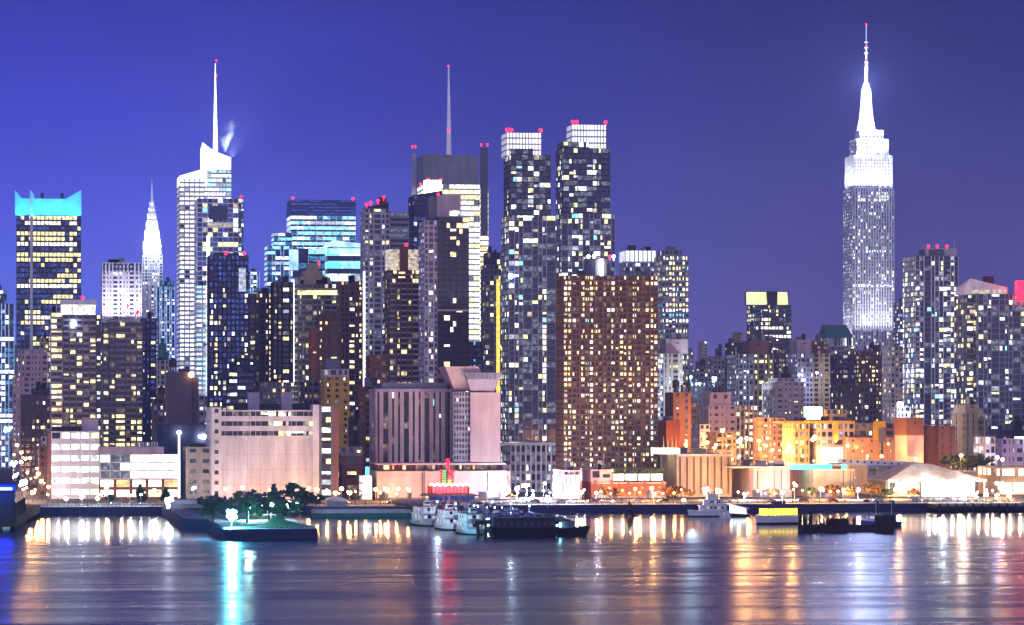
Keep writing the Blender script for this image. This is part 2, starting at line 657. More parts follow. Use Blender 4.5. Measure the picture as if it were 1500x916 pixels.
    def tank(s, px, zt, v=5, r=1.9, h=3.4):
        b = MB()
        x = s.u(px, v)
        for dx_, dy_ in ((-1, -1), (1, -1), (-1, 1), (1, 1)):
            b.bar((x + dx_ * r * .7, v + dy_ * r * .7, zt - .6), (x + dx_ * r * .6, v + dy_ * r * .6, zt + 2.4), .18)
        b.tube([(r, zt + 2.3), (r, zt + 2.3 + h)], x, v, 12)
        b.tube([(r * 1.08, zt + 2.3 + h), (.1, zt + 2.3 + h + 1.5)], x, v, 12)
        b.build('water_tank', 'timber', s.root)

    def spot(s, u, v, z, target, power, angle=70, color=(1, 1, 1), fix=True, size=.6):
        if fix:
            b = MB()
            b.box(-.5, .5, -.4, .4, -.9, -.3)
            f = b.build('floodlight', 'dark', s.root, (u, v, z))
        ld = bpy.data.lights.new('spot', 'SPOT')
        ld.energy = power
        ld.color = color
        ld.spot_size = R(angle)
        ld.spot_blend = .6
        ld.shadow_soft_size = size
        o = bpy.data.objects.new('flood_beam', ld)
        col.objects.link(o)
        o.parent = s.root
        o.location = (u, v, z)
        from mathutils import Vector
        d = Vector(target) - Vector((u, v, z))
        o.rotation_euler = d.to_track_quat('-Z', 'Y').to_euler()

    def details(s, u0, u1, v, z1, step=7.5, doors=3, lamps=0):
        """panel joints, a plinth, doors and downpipes on a long plain wall"""
        b = MB()
        n = max(1, int((u1 - u0) / step))
        for k in range(1, n):
            x = u0 + (u1 - u0) * k / n
            b.box(x - .09, x + .09, v - .06, v + .1, .9, z1 - .2)
        b.build('panel_joint', 'mauve', s.root)
        b = MB()
        b.box(u0 + .1, u1 - .1, v - .14, v + .1, 0, .9)
        b.build('plinth', 'slate', s.root)
        b = MB()
        b.box(u0, u1, v - .2, v + .1, z1 - .75, z1 - .3)
        b.build('string_course', 'cream', s.root)
        for k in range(doors):
            x = u0 + (u1 - u0) * (k + s.rng.uniform(.25, .75)) / doors
            w = s.rng.choice((1.4, 3.2, 3.6))
            b = MB()
            b.box(x - w / 2 - .2, x + w / 2 + .2, v - .2, v + .1, .05, 3.4)
            f = b.build('door', 'slate', s.root)
            b = MB()
            b.box(x - w / 2, x + w / 2, v - .26, v - .15, .1, 3.1)
            b.build('door_leaf', s.rng.choice(['rust', 'dark', 'bluepaint', 'lit_soft']), f)
        for k in range(3):
            x = u0 + (u1 - u0) * s.rng.random()
            b = MB()
            b.tube([(.12, .5), (.12, z1 - .4)], x, v - .2, 6)
            b.build('downpipe', 'dark', s.root)
            b = MB()
            x = u0 + (u1 - u0) * s.rng.random()
            z = z1 * s.rng.uniform(.45, .7)
            b.box(x - .6, x + .6, v - .15, v + .1, z, z + .9)
            b.build('vent', 'steel', s.root)

    def finish(s):
        if s.root['category'] in ('tower', 'apartment block', 'building') and s.root.name.split('.')[0] not in ('twin_tower', 'lantern_tower', 'mansard_building', 'distant_block', 'city_block', 'cyan_tower') \
                and not any(c.name.startswith(('rooftop', 'roof_', 'cap', 'slanted')) for c in s.root.children):
            z, a, c, v0, v1 = s.top
            for k in range(3):
                w = (c - a) * s.rng.uniform(.12, .3)
                x = a + 1 + (c - a - w - 2) * s.rng.random()
                h = s.rng.uniform(1.8, 4.2)
                b = MB()
                b.box(x, x + w, v0 + 2, v0 + 2 + min(6, (v1 - v0) * .4), z - .6, z + h)
                b.build('rooftop_housing', s.rng.choice(['slate', 'dark', 'conc']), s.root)
            b = MB()
            b.tube([(.15, z - .5), (.1, z + 7)], a + (c - a) * s.rng.uniform(.2, .8), v0 + 4, 6)
            b.build('aerial', 'steel', s.root)
        if s.rest:
            mb = MB()
            mats = list(s.rest)
            for i, c in enumerate(mats):
                for (x, y, z), rz, w, h in s.rest[c]:
                    q = [(0, -.12, 0), (w, -.12, 0), (w, .02, 0), (0, .02, 0)]
                    ca, sa = math.cos(rz), math.sin(rz)
                    lo = [(x + a * ca - b_ * sa, y + a * sa + b_ * ca, z) for a, b_, _ in q]
                    mb.hexa(lo + [(a, b_, z + h) for a, b_, _ in lo], i)
            o = mb.build('windows', mats, s.root)
            o['kind'] = 'stuff'
HAZE = 8e-5


# ------------------------------------------------------------------ ground, water, roads
def strip(x0, x1, y0, y1, z):
    b = MB()
    b.add([(x0, y0, z), (x1, y0, z), (x1, y1, z), (x0, y1, z)], [(0, 1, 2, 3)])
    return b


def watermat():
    m, t, p = principled('water')
    p.inputs['Base Color'].default_value = (.04, .05, .08, 1)
    p.inputs['IOR'].default_value = 1.33
    p.inputs['Specular IOR Level'].default_value = .5
    g = N(t, 'ShaderNodeNewGeometry')
    mp = N(t, 'ShaderNodeMapping')
    t.links.new(g.outputs['Position'], mp.inputs[0])
    mp.inputs[3].default_value = (.0035, .045, 1)      # long bands across the river: wind lanes and wakes
    n1 = N(t, 'ShaderNodeTexNoise')
    n1.inputs['Scale'].default_value = 1
    n1.inputs['Detail'].default_value = 6
    n1.inputs['Roughness'].default_value = .6
    t.links.new(mp.outputs[0], n1.inputs['Vector'])
    sep = N(t, 'ShaderNodeSeparateXYZ')
    t.links.new(g.outputs['Position'], sep.inputs[0])
    calm = N(t, 'ShaderNodeMapRange', interpolation_type='SMOOTHSTEP')   # sheltered slips between the piers are calmer than the open river
    t.links.new(math_(t, 'ADD', sep.outputs[1], math_(t, 'MULTIPLY', math_(t, 'SUBTRACT', n1.outputs['Fac'], .5), 160)), calm.inputs[0])
    calm.inputs[1].default_value = 1030
    calm.inputs[2].default_value = 1150
    calm.inputs[3].default_value = 1
    calm.inputs[4].default_value = 0
    rr = N(t, 'ShaderNodeMapRange')
    t.links.new(n1.outputs['Fac'], rr.inputs[0])
    rr.inputs[1].default_value = .3
    rr.inputs[2].default_value = .7
    rr.inputs[3].default_value = .16
    rr.inputs[4].default_value = .34
    rough = math_(t, 'ADD', math_(t, 'MULTIPLY', rr.outputs[0], math_(t, 'ADD', math_(t, 'MULTIPLY', calm.outputs[0], .62), .38)), 0.01)
    t.links.new(rough, p.inputs['Roughness'])
    mp2 = N(t, 'ShaderNodeMapping')
    t.links.new(g.outputs['Position'], mp2.inputs[0])
    mp2.inputs[3].default_value = (.012, .10, 1)
    n2 = N(t, 'ShaderNodeTexNoise')
    n2.inputs['Scale'].default_value = 1
    n2.inputs['Detail'].default_value = 4
    t.links.new(mp2.outputs[0], n2.inputs['Vector'])
    bp = N(t, 'ShaderNodeBump')
    bp.inputs['Distance'].default_value = 1.0
    t.links.new(math_(t, 'MULTIPLY', calm.outputs[0], .22), bp.inputs['Strength'])
    t.links.new(n2.outputs['Fac'], bp.inputs['Height'])
    t.links.new(bp.outputs[0], p.inputs['Normal'])
    M['water'] = m


watermat()
struct('water', strip(-2500, 4500, -300, SHORE + 1, 0), 'water')
struct('ground', strip(-2500, 4500, SHORE + .5, 6000, G - .2), 'soil')
b = MB()
b.box(-2000, 3000, SHORE - 1, SHORE + 1.5, -3, G + .1)
struct('seawall', b, 'navy')
struct('promenade', strip(-2000, 3000, SHORE + 1.6, SHORE + 22, G - .05), 'kerbstone')
b = MB()
b.box(-2000, 3000, SHORE + 22, SHORE + 22.4, G - .2, G + .12)
struct('kerb', b, 'kerbstone')
struct('road', strip(-2000, 3000, SHORE + 22.5, SHORE + 52, G - .1), 'asphalt')
b = MB()
for x in range(-60, 560, 8):
    for y in (29, 36, 46):
        b.add([(x, SHORE + y, G - .09), (x + 3, SHORE + y, G - .09), (x + 3, SHORE + y + .2, G - .09), (x, SHORE + y + .2, G - .09)], [(0, 1, 2, 3)])
struct('road_markings', b, 'white')
struct('street', strip(2, 22, SHORE + 52, 4000, G - .11), 'asphalt')

hm = bpy.data.materials.new('haze')
hm.use_nodes = True
hm.node_tree.nodes.clear()
pv = N(hm.node_tree, 'ShaderNodeVolumePrincipled')
pv.inputs['Color'].default_value = (.55, .62, 1, 1)
pv.inputs['Density'].default_value = HAZE
ho = N(hm.node_tree, 'ShaderNodeOutputMaterial')
hm.node_tree.links.new(pv.outputs[0], ho.inputs['Volume'])
M['haze'] = hm
b = MB()
b.box(-2600, 4600, -400, 6100, -5, 500)
o = b.build('haze', 'haze')
o['kind'] = 'stuff'

# ------------------------------------------------------------------ far towers
# blue crown tower
B = Bld('office_tower', 'dark blue office tower with glowing cyan fins and crown on its roof', 22, 119, 2500, 40, 'tower', cap=90)
st = S(3.9, 3.0, .22, .3, 'slate', 'navy', 'glassblue', 'dimblue', .6, .06, [('lit_yellow', 4), ('lit_white', 4), ('lit_warm', 1)], floorp=.6, merge=True, colvar=.2)
B.tier('wall', 24, 119, 316, None, st)
B.plain('corner_pier', 44, 48, 287, 520, 'white', -1.6, 1.2)
b = MB()
z0, z1 = B.z(316), B.z(291)
b.box(B.u(26), B.u(97), 2, 6, z0, z1)
b.build('crown', 'cyanuplight', B.root)
b = MB()
b.box(B.u(97), B.u(118), 3, 6, z0, z0 + (z1 - z0) * .8)
b.build('crown', 'cyanuplight', B.root)
for (pa, za, pb, zb) in ((97, 291, 119, 278), (32, 292, 22, 279)):
    b = MB()
    ua, ub = B.u(pa), B.u(pb)
    ua, ub, za, zb = (ua, ub, za, zb) if pa < pb else (ub, ua, zb, za)
    b.hexa([(ua, 0, z0), (ub, 0, z0), (ub, .8, z0), (ua, .8, z0), (ua, 0, B.z(za)), (ub, 0, B.z(zb)), (ub, .8, B.z(zb)), (ua, .8, B.z(za))])
    b.build('fin', 'cyanuplight', B.root)
b = MB()
b.prism([(B.u(44), -1.2), (B.u(50), -1.2), (B.u(50), 1), (B.u(44), 1)], z0, [B.z(278), B.z(286), B.z(286), B.z(278)])
b.build('fin', 'cyanuplight', B.root)
for k in range(5):
    B.spot(B.W * (k + .5) / 5, -5, z0 - 2, (B.W * (k + .5) / 5, 2, z0 + 9), 6500, 110, (.05, .7, 1))
for p in (62, 91):
    B.plain('rooftop_housing', p - 2, p + 2, 283, 300, 'dark', 12, 16)

# pale glass at the left edge
B = Bld('glass_tower', 'pale blue glass tower at the edge of the city, left of the cyan crowned one', -30, 21, 2250, 30, 'tower', cap=50)
B.full(445, S(3.6, 3, .15, .35, 'paleblueglow', 'slate', 'glassblue', 'dimcyan', .4, .25, COOL, floorp=.2, merge=True), part='wall', sides='FR')
B.tier('upper_tier', -30, 10, 425, 446, S(3.6, 3, .15, .35, 'slate', None, 'glassblue', 'dimcyan', .4, .2, COOL), 3)

# white grid building
B = Bld('office_building', 'white concrete grid office building with tall dark slots along its top', 148, 208, 2700, 30, cap=60)
B.full(385, S(3.6, 3.2, .5, .45, 'white', None, 'glassviolet', 'dimcool', .2, .16, [('lit_softcool', 5), ('lit_cool', 2), ('lit_white', 1)]), y1=None)
b = MB()
for k in range(11):
    a = B.W * (k + .3) / 11
    b.box(a, a + B.W / 11 * .45, -.25, .3, B.z(398), B.z(387))
b.build('louvre', 'navy', B.root)
B.block('base', -3, B.W + 3, -16, B.d, 0, B.z(478), S(3.6, 3.2, .5, .45, 'conc', None, 'glassviolet', 'dimcool', .2, .2, COOL))
for k in range(3):  # floodlights on an added base block, put in to brighten the grid front
    B.spot(B.W * (k + .5) / 3, -14, B.z(478) + 1.5, (B.W * (k + .5) / 3, 0, B.z(410)), .4e5, 100, (.86, .78, 1))

# Art Deco needle
B = Bld('art_deco_skyscraper', 'art deco skyscraper with a brightly lit tapering crown of arches and a needle', 204, 240, 4050, 30, 'skyscraper', cap=70)
cx = (B.u(207) + B.u(240)) / 2
cv = B.d / 2
hw = lambda px: px / 4900 * 4090
st = S(3.7, 3.2, .45, .4, 'white', 'mauve', 'glassblue', 'dimcool', .6, .5, COOL)
B.block('wall', cx - hw(17), cx + hw(17), 0, B.d, 0, B.z(418), st)
B.block('upper_tier', cx - hw(14.5), cx + hw(14.5), 2, B.d - 2, B.z(418), B.z(372), S(3.7, 3, .4, .35, 'white', None, 'glassblue', 'dimcool', .3, .5, COOL))
prof = [(372, 13.2), (352, 11.6), (351, 11), (336, 9.6), (335, 8.8), (322, 7.4), (321, 6.7), (311, 5.4), (310, 4.7), (301, 3.4), (294, 2.2), (286, .9), (266, .15)]
b = MB()
b.loft([[(cx - hw(r), cv - hw(r), B.z(y)), (cx + hw(r), cv - hw(r), B.z(y)), (cx + hw(r), cv + hw(r), B.z(y)), (cx - hw(r), cv + hw(r), B.z(y))] for y, r in prof])
b.build('crown', 'chrome', B.root)
for (yb, yt, r, n) in ((371, 353, 11.6, 5), (350, 337, 9.8, 5), (334, 323, 7.6, 4), (320, 312, 5.6, 3), (309, 302, 3.7, 2), (300, 295, 2.4, 1)):
    for face in range(2):
        for k in range(n):
            f = (k + .5) / n * 2 - 1
            w = hw(r) / n * .62
            t = MB()
            zb_, zt_ = B.z(yb), B.z(yb) + (B.z(yt) - B.z(yb)) * (1 - .45 * abs(f))
            t.prism([(-w, -.7), (w, -.7), (w, .6), (-w, .6)], 0, .1)
            t = MB()
            t.add([(-w, -.6, 0), (w, -.6, 0), (0, -.6, zt_ - zb_), (-w, .8, 0), (w, .8, 0), (0, .8, zt_ - zb_)], [(0, 1, 2), (0, 3, 4, 1), (1, 4, 5, 2), (2, 5, 3, 0), (5, 4, 3)])
            rr = hw(r)
            if face == 0:
                o = t.build('crown_window', 'lantern', B.root, (cx + f * rr, cv - rr - .5, zb_))
            else:
                o = t.build('crown_window', 'lantern', B.root, (cx - rr - .5, cv - f * rr, zb_))
                o.rotation_euler = (0, 0, -math.pi / 2)
B.mast(222, 262, 296, .5, cv, part='needle')
for k in (-1, 1):  # floodlights added to brighten the crown steel
    B.spot(cx + k * 12, -6, B.z(372), (cx, cv - 4, B.z(330)), 4e5, 60, (.82, .88, 1))
    B.spot(-7, cv + k * 12, B.z(372), (cx, cv, B.z(330)), 3e5, 60, (.82, .88, 1))

ld = bpy.data.lights.new('crown_halo_light', 'POINT')  # added point light without a fixture, makes a halo before the crown
ld.energy = 1.2e5
ld.color = (.7, .8, 1)
ld.shadow_soft_size = 3
o = bpy.data.objects.new('crown_halo_light', ld)
col.objects.link(o)
o.parent = B.root
o.location = (cx, -16, B.z(350))
B = Bld('office_building', 'pale blue slab tower standing just right of the art deco skyscraper', 228, 256, 3200, 24, cap=40)
B.full(420, S(3.6, 2.6, .3, .4, 'paleblueglow', 'slate', 'glassblue', 'dimcyan', .35, .3, COOL))
B.tier('upper_tier', 236, 255, 412, 421, S(4, 3, .3, .4, 'slate', None, 'glassblue', 'dimcyan', .5, .2, COOL), 3)

# crystal tower with the long lit spire
B = Bld('crystal_skyscraper', 'tallest glass skyscraper of the west side, crystal crown and long white lit spire', 255, 342, 3000, 46, 'skyscraper', cap=100)
stw = S(4.1, 5, .2, .42, 'white', None, 'glassviolet', 'dimcool', .2, .8, [('lit_white', 5), ('lit_cool', 5), ('lit_softcool', 1)], floorp=.3, merge=True, colvar=.3)
B.tier('wall', 263, 300, 262, None, stw, 0)
zt = B.z(258)
b = MB()
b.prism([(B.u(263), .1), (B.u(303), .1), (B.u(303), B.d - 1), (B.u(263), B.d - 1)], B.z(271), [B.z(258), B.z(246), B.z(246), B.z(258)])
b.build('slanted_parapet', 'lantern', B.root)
B.tier('central_shaft', 299, 339, 248, None, S(4.1, 3.4, .12, .34, 'white', 'steel', 'lanternblue', 'dimcool', .2, .6, COOL, floorp=.5, merge=True, colvar=.2), 4)
ua, ub, um = B.u(297), B.u(339), B.u(318)
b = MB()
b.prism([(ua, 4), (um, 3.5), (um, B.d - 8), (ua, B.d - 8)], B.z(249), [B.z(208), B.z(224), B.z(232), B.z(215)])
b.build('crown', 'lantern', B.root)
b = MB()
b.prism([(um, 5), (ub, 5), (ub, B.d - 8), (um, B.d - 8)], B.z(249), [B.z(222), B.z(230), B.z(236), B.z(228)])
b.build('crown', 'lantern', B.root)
b = MB()
us_, vs_ = B.u(317), 16
for k in range(14):
    za = B.z(240) + (B.z(90) - B.z(240)) * k / 14
    zb = B.z(240) + (B.z(90) - B.z(240)) * (k + 1) / 14
    ra, rb = 2.6 * (1 - k / 15), 2.6 * (1 - (k + 1) / 15)
    b.tube([(ra, za), (rb * .86 + .1, zb - 1.2), (rb * .86 + .1, zb)], us_, vs_, 6)
b.build('spire', 'spireled', B.root)
for y in (88, 110):
    B.beacon(317, y, 16, .9)
for k in (-1, 1):  # floodlights added to light the spire and the steam
    B.spot(us_ + 5 * k, vs_ - 9, B.z(236), (us_, vs_, B.z(150)), 6e5, 60, (.8, .88, 1))
B.spot(us_ + 14, vs_ - 22, B.z(232), (us_ + 14, vs_, B.z(200)), 2.5e6, 70, (.75, .86, 1))  # extra spot added only to light the steam
sm = bpy.data.materials.new('steam')
sm.use_nodes = True
st_t = sm.node_tree
st_t.nodes.clear()
g = N(st_t, 'ShaderNodeTexCoord')
nz = N(st_t, 'ShaderNodeTexNoise')
nz.inputs['Scale'].default_value = .09
nz.inputs['Detail'].default_value = 4
st_t.links.new(g.outputs['Object'], nz.inputs['Vector'])
mr = N(st_t, 'ShaderNodeMapRange')
st_t.links.new(nz.outputs['Fac'], mr.inputs[0])
mr.inputs[1].default_value = .40
mr.inputs[2].default_value = .85
mr.inputs[4].default_value = .016
vs2 = N(st_t, 'ShaderNodeVolumePrincipled')
vs2.inputs['Color'].default_value = (.9, .93, 1, 1)
st_t.links.new(mr.outputs[0], vs2.inputs['Density'])
so = N(st_t, 'ShaderNodeOutputMaterial')
st_t.links.new(vs2.outputs[0], so.inputs['Volume'])
M['steam'] = sm
X_ = TX(327, 3012)
b = MB()
b.loft([[(rr * math.cos(a_ * math.pi / 5) + ox, rr * .8 * math.sin(a_ * math.pi / 5), zz_) for a_ in range(10)] for rr, ox, zz_ in ((2.5, 0, 0), (5, 1, 9), (6.5, 3.5, 17), (5, 6, 24), (1, 8, 30))])
o = b.build('steam', 'steam', None, (X_, 3004, TZ(223, X_, 3012)))
o['kind'] = 'stuff'
# darker lower half on the right
B = Bld('glass_tower', 'blue glass tower with white mullion grid under the crystal crowned skyscraper', 284, 357, 2850, 34, 'tower', cap=70)
B.tier('wall', 289, 349, 291, None, S(4.1, 4.2, .08, .16, 'chrome', None, 'glassblue', 'dimblue', .5, .18, MIX, floorp=.2, merge=True))
B.tier('side_wing', 349, 357, 291, None, S(4.1, 2.4, .1, .3, 'steel', 'slate', 'glassviolet', 'dimcyan', .5, .3, COOL), 6)
b = MB()
b.box(B.u(306), B.u(334), -.35, 3, B.z(322), B.z(302))
b.build('louvre_band', 'glassblue', B.root)
for p in (315, 353):
    B.beacon(p, 288, 2, 1.3)
B = Bld('slim_tower', 'slim white and blue striped tower below the crystal skyscraper', 285, 306, 2450, 20, 'tower', cap=50)
B.full(418, S(3.5, 4, .2, .5, 'white', None, 'lanternblue', 'dimcyan', .3, .5, COOL, floorp=.5, merge=True))
B.plain('corner_pier', 303, 307.5, 345, 600, 'spireled', -1, .6)
B = Bld('office_building', 'small pale blue stepped office block behind the dark navy tower', 358, 388, 2900, 22, cap=30)
B.tier('wall', 361, 380, 398, None, S(3.6, 3, .3, .4, 'paleblueglow', 'slate', 'glassblue', 'dimcyan', .5, .3, COOL))
B.tier('lower_wing', 372, 388, 422, None, S(3.6, 3, .3, .4, 'slate', None, 'glassblue', 'dimcyan', .6, .3, COOL), -2)

# cyan group
B = Bld('cyan_tower', 'broad cyan lit office tower with a dark blue louvred top', 420, 521, 2550, 36, 'tower', cap=100)
B.full(316, S(4, 5, .08, .40, 'paleblueglow', 'glassblue', 'lanternblue', 'dimcyan', .55, .6, CYAN, floorp=.8, merge=True, colvar=.2))
B.block('louvred_top', 0, B.W, 0, B.d, B.z(316), B.z(293), S(2.2, 14, .02, .5, 'navy', 'bluepaint', 'glassblue', 'dimblue', .7, 0))
for p in (429, 517):
    B.beacon(p, 291, 2, 1.3)
B = Bld('cyan_tower', 'narrow stepped cyan tower left of the broad cyan lit one', 387, 428, 2480, 26, 'tower', cap=70)
st = S(3.8, 3.2, .12, .4, 'paleblueglow', 'bluepaint', 'glassblue', 'dimcyan', .6, .5, CYAN, floorp=.4, merge=True)
B.tier('wall', 391, 428, 360, None, st)
B.tier('upper_tier', 401, 428, 341, 361, st, 3)
B = Bld('cyan_tower', 'low cyan glass tower with broad glowing bands in front of the broad one', 474, 531, 2400, 30, 'tower', cap=40)
st = S(9.2, 9, .02, .42, 'bluepaint', 'glassblue', 'cyanglow', 'dimcyan', .2, .7, CYAN, floorp=.6, merge=True)
B.full(362, st)
b = MB()
b.prism([(B.u(474), 1), (B.u(488), 0), (B.u(531), 0), (B.u(531), 20), (B.u(474), 20)], B.z(372), [B.z(362), B.z(352), B.z(357), B.z(357), B.z(362)])
b.build('glowing_crown', 'lanternblue', B.root)
B = Bld('cyan_tower', 'plain blue lit wall of a tower between two cyan towers', 424, 476, 2300, 22, 'tower', cap=30)
B.full(364, S(5, 12, .02, .3, 'paleblueglow', 'glassblue', 'glassblue', 'dimcyan', .8, .2, CYAN, merge=True))
B.plain('glowing_corner', 424, 437, 366, 396, 'lanternblue', -.6, 1)

# grid tower with the vertical line of light
B = Bld('grid_tower', 'grey concrete grid tower with a vertical string of white lights down one corner', 529, 599, 2080, 26, 'tower', cap=80)
B.tier('wall', 534, 571, 306, None, S(3.3, 3.4, .32, .32, 'pale', None, 'glass', 'dimcool', .3, .22, MIX))
B.tier('side_wing', 571, 599, 311, None, S(3.3, 9, .06, .45, 'conc', None, 'glassviolet', 'dimcool', .3, .14, MIX, merge=True), 3)
b = MB()
b.prism([(B.u(536), 2), (B.u(570), 2), (B.u(570), 18), (B.u(536), 18)], B.z(307), [B.z(304), B.z(296), B.z(296), B.z(304)])
b.build('cap', 'dark', B.root)
B.plain('rooftop_housing', 555, 566, 289, 302, 'dark', 6, 12)
for p, y in ((537, 300), (543, 297), (554, 294), (562, 289)):
    B.beacon(p, y, 2, 1.1)
b = MB()
for k in range(64):
    z = B.z(610) + (B.z(400) - B.z(610)) * k / 64
    b.box(B.u(532), B.u(534.2), -.9, -.1, z, z + 2.1)
b.build('light_string', 'whiteline', B.root)
b = MB()
b.ball(B.u(532.5), -1.2, B.z(611), 1.4)
b.build('purple_lamp', 'bulbviolet', B.root)

# white strip tower with the mast and corner screens
B = Bld('screened_skyscraper', 'skyscraper wrapped in bright white strips with a thin mast and screens taller than its roof', 602, 716, 2600, 52, 'skyscraper', cap=100)
B.tier('wall', 622, 703, 270, None, S(4.2, 5, .06, .3, 'white', None, 'lanternwarm', 'dimcool', .1, .75, [('lit_white', 6), ('lit_yellow', 3), ('lit_cool', 2)], floorp=.5, merge=True, colvar=.15), 4, lit=None)
b = MB()
ua, ub = B.u(620, 3), B.u(701, 3)
for k in range(17):
    z = B.z(270) + (B.z(226) - B.z(270)) * k / 17
    b.box(ua, ub, 3, B.d - 4, z, z + 1.05)
b.box(ua + .8, ub - .8, 3.8, B.d - 5, B.z(270), B.z(229))
b.build('roof_screen', 'conc', B.root)
for (pa, pb, yt, m, v) in ((603, 609.5, 219, 'pale', B.d - 4), (704, 715, 215, 'slate', 2)):
    b = MB()
    z0, z1 = B.z(345), B.z(yt)
    n = 40
    for k in range(n):
        z = z0 + (z1 - z0) * k / n
        b.box(B.u(pa, v), B.u(pb, v), v, v + 2, z, z + (z1 - z0) / n * .7)
    b.box(B.u(pa, v) + .3, B.u(pb, v) - .3, v + .5, v + 1.7, z0, z1)
    b.build('corner_screen', m, B.root)
    for q in (pa + 1, pb - 1):
        B.beacon(q, yt - 4, v, .9)
B.tier('bright_corner', 704, 716, 275, None, S(4.2, 6, .1, .3, 'white', None, 'lanternwarm', 'dimcool', .1, .7, [('lit_white', 6), ('lit_yellow', 5)], floorp=.4, merge=True), 3, 20)
B.mast(657, 98, 232, 1.5, 20, 'chrome')
B.beacon(657, 97, 20, 1)
B.beacon(657, 190, 18, 1.2)
B.spot(B.u(657), 14, B.z(232), (B.u(657), 20, B.z(150)), 3e5, 40, (.8, .85, 1))

B = Bld('slanted_tower', 'dark blue glass tower with a slanted roof and a small glaring white penthouse', 601, 649, 2280, 32, 'tower', cap=60)
b = B.tier('wall', 606, 648, 287, None, S(3.6, 3, .12, .3, 'navy', None, 'glassblue', 'dimblue', .3, .14, MIX))
b = MB()
b.prism([(B.u(606), 0), (B.u(648), 0), (B.u(648), 26), (B.u(606), 26)], B.z(287), [B.z(286), B.z(279), B.z(279), B.z(286)])
b.build('slanted_roof', 'navy', B.root)
B.plain('penthouse', 623, 646.5, 264, 282, 'screen', 4, 14)
for p in (616, 627, 646):
    B.beacon(p, 263 if p > 620 else 270, 5, 1.1)

B = Bld('dark_glass_tower', 'black glass residential tower with a pale windowed flank and grey roof box', 619, 687, 1760, 26, 'tower', cap=70)
B.tier('wall', 641, 687, 318, None, S(3.1, 3.6, .06, .14, 'navy', None, 'glass', 'dimred', 0, .11, [('lit_white', 4), ('lit_yellow', 2), ('lit_warm', 2)]), 0, sides='F',
       lit=lambda lt, nf, nb, rng: [lt.__setitem__((f, b), 'dim' if rng.random() < .3 else lt.get((f, b))) for f in range(int(nf * .13), int(nf * .42)) for b in range(nb)])
B.tier('pale_flank', 622, 641, 323, None, S(3.1, 2.6, .3, .35, 'pale', 'mauve', 'glassviolet', 'dimcool', .3, .2, COOL), .4)
b = MB()
b.box(B.u(641, -.4), B.u(687.5, -.4), -.5, .2, B.z(456), B.z(453.5))
b.build('cornice', 'mauve', B.root)
B.plain('rooftop_housing', 640, 675, 286, 320, 'mauve', 4, 20)
B.plain('rooftop_housing', 628, 640, 288, 322, 'slate', 5, 18)
B.plain('lit_slot', 659, 673, 309, 316, 'lit_white', 3.6, 4.2)
B.beacon(642, 285, 5, 1)

B = Bld('shaded_tower', 'dark narrow tower edged by a gold line of light between two glass towers', 704, 736, 2050, 22, 'tower', cap=50)
B.full(388, S(3.3, 3, .25, .3, 'slate', None, 'glass', 'dim', .15, .16, WARM))
B.tier('upper_tier', 714, 733, 370, 389, S(3.3, 3, .25, .3, 'dark', None, 'glass', 'dim', .15, .1, WARM), 4)
b = MB()
for k in range(50):
    z = B.z(575) + (B.z(410) - B.z(575)) * k / 50
    b.box(B.u(727), B.u(732), -1, 0, z, z + 1.5)
b.build('light_string', 'goldline', B.root)

# brown stepped tower
B = Bld('stepped_tower', 'brown stepped apartment tower with warm lit louvre panels around its top', 563, 620, 1830, 24, 'tower', cap=90)
st = S(3.0, 3.2, .3, .3, 'brown', 'conc', 'glass', 'dim', .2, .26, WARM)
B.full(408, st)
B.tier('upper_tier', 568, 615, 396, 409, st, 2)
for pa, pb in ((569, 586), (598, 614)):
    b = MB()
    for k in range(5):
        z = B.z(396) + (B.z(364) - B.z(396)) * k / 5
        b.box(B.u(pa), B.u(pb), 3, 16, z, z + 1.9)
    b.build('louvre_panel', 'lit_soft', B.root)
B.plain('rooftop_housing', 586, 598, 361, 397, 'rust', 2, 12)
B.beacon(595, 359, 3, 1.2)
B.beacon(615, 373, 3, .9)

# twin glass towers
def silver(label, x0, xf, x1, yt, crown, yw, Y, seed, step):
    B = Bld('twin_tower', label, x0, x1, Y, 28, 'tower', 'twin glass towers with lantern crowns', seed, cap=100)
    up = S(3.1, 3.3, .10, .2, 'slate', 'navy', 'glassblue', 'dimcool', .38, .24, MIX, pfun=lambda f, b: 1.0, colvar=.7)
    lo = S(3.1, 3.3, .10, .2, 'steel', 'slate', 'glassblue', 'dimcool', .34, .28, MIX, pfun=lambda f, b: 1.5 - .7 * f, colvar=.7)
    xr = x1 - (7 if yw < 320 else 0)
    B.tier('wall', xf, x1, yw, None, lo)
    B.tier('upper_tier', xf + 3, x1 - 7, step, yw, up, 1, B.d - 1)
    B.tier('notched_tier', xf + 3, xf + (x1 - xf) * .52, step - 9, step, up, 1, B.d - 6)
    c0, c1, cy0, cy1 = crown
    B.block('lantern_crown', B.u(c0, 3), B.u(c1, 3), 3, B.d - 6, B.z(cy1), B.z(cy0), S(3.4, 1.7, .35, .28, 'white', None, 'lantern', 'dimcool', 0, 0))
    for p in (c0 + 1, c0 + 7, c1 - 1):
        B.beacon(p, cy0 - 3, 4, 1.25)
    return B


B = silver('left twin glass tower, the shorter one, white lantern crown with red beacons', 733, 745, 814, 0, (742, 793, 194, 229), 316, 1800, 5, 227)
b = MB()
for x0, y in ((754, 318),):
    b.box(B.u(758), B.u(782), -.4, .3, B.z(318.5), B.z(316.5))
b.build('lit_slot', 'lit_white', B.root)
b = MB()
b.ball(B.u(748), -1.5, B.z(405), 1.5)
b.build('blue_lamp', 'bulbblue', B.root)
B = silver('right twin glass tower, the taller one, white lantern crown above the brown slab', 814, 822, 901, 0, (838, 888, 182, 219), 313, 1900, 9, 217)

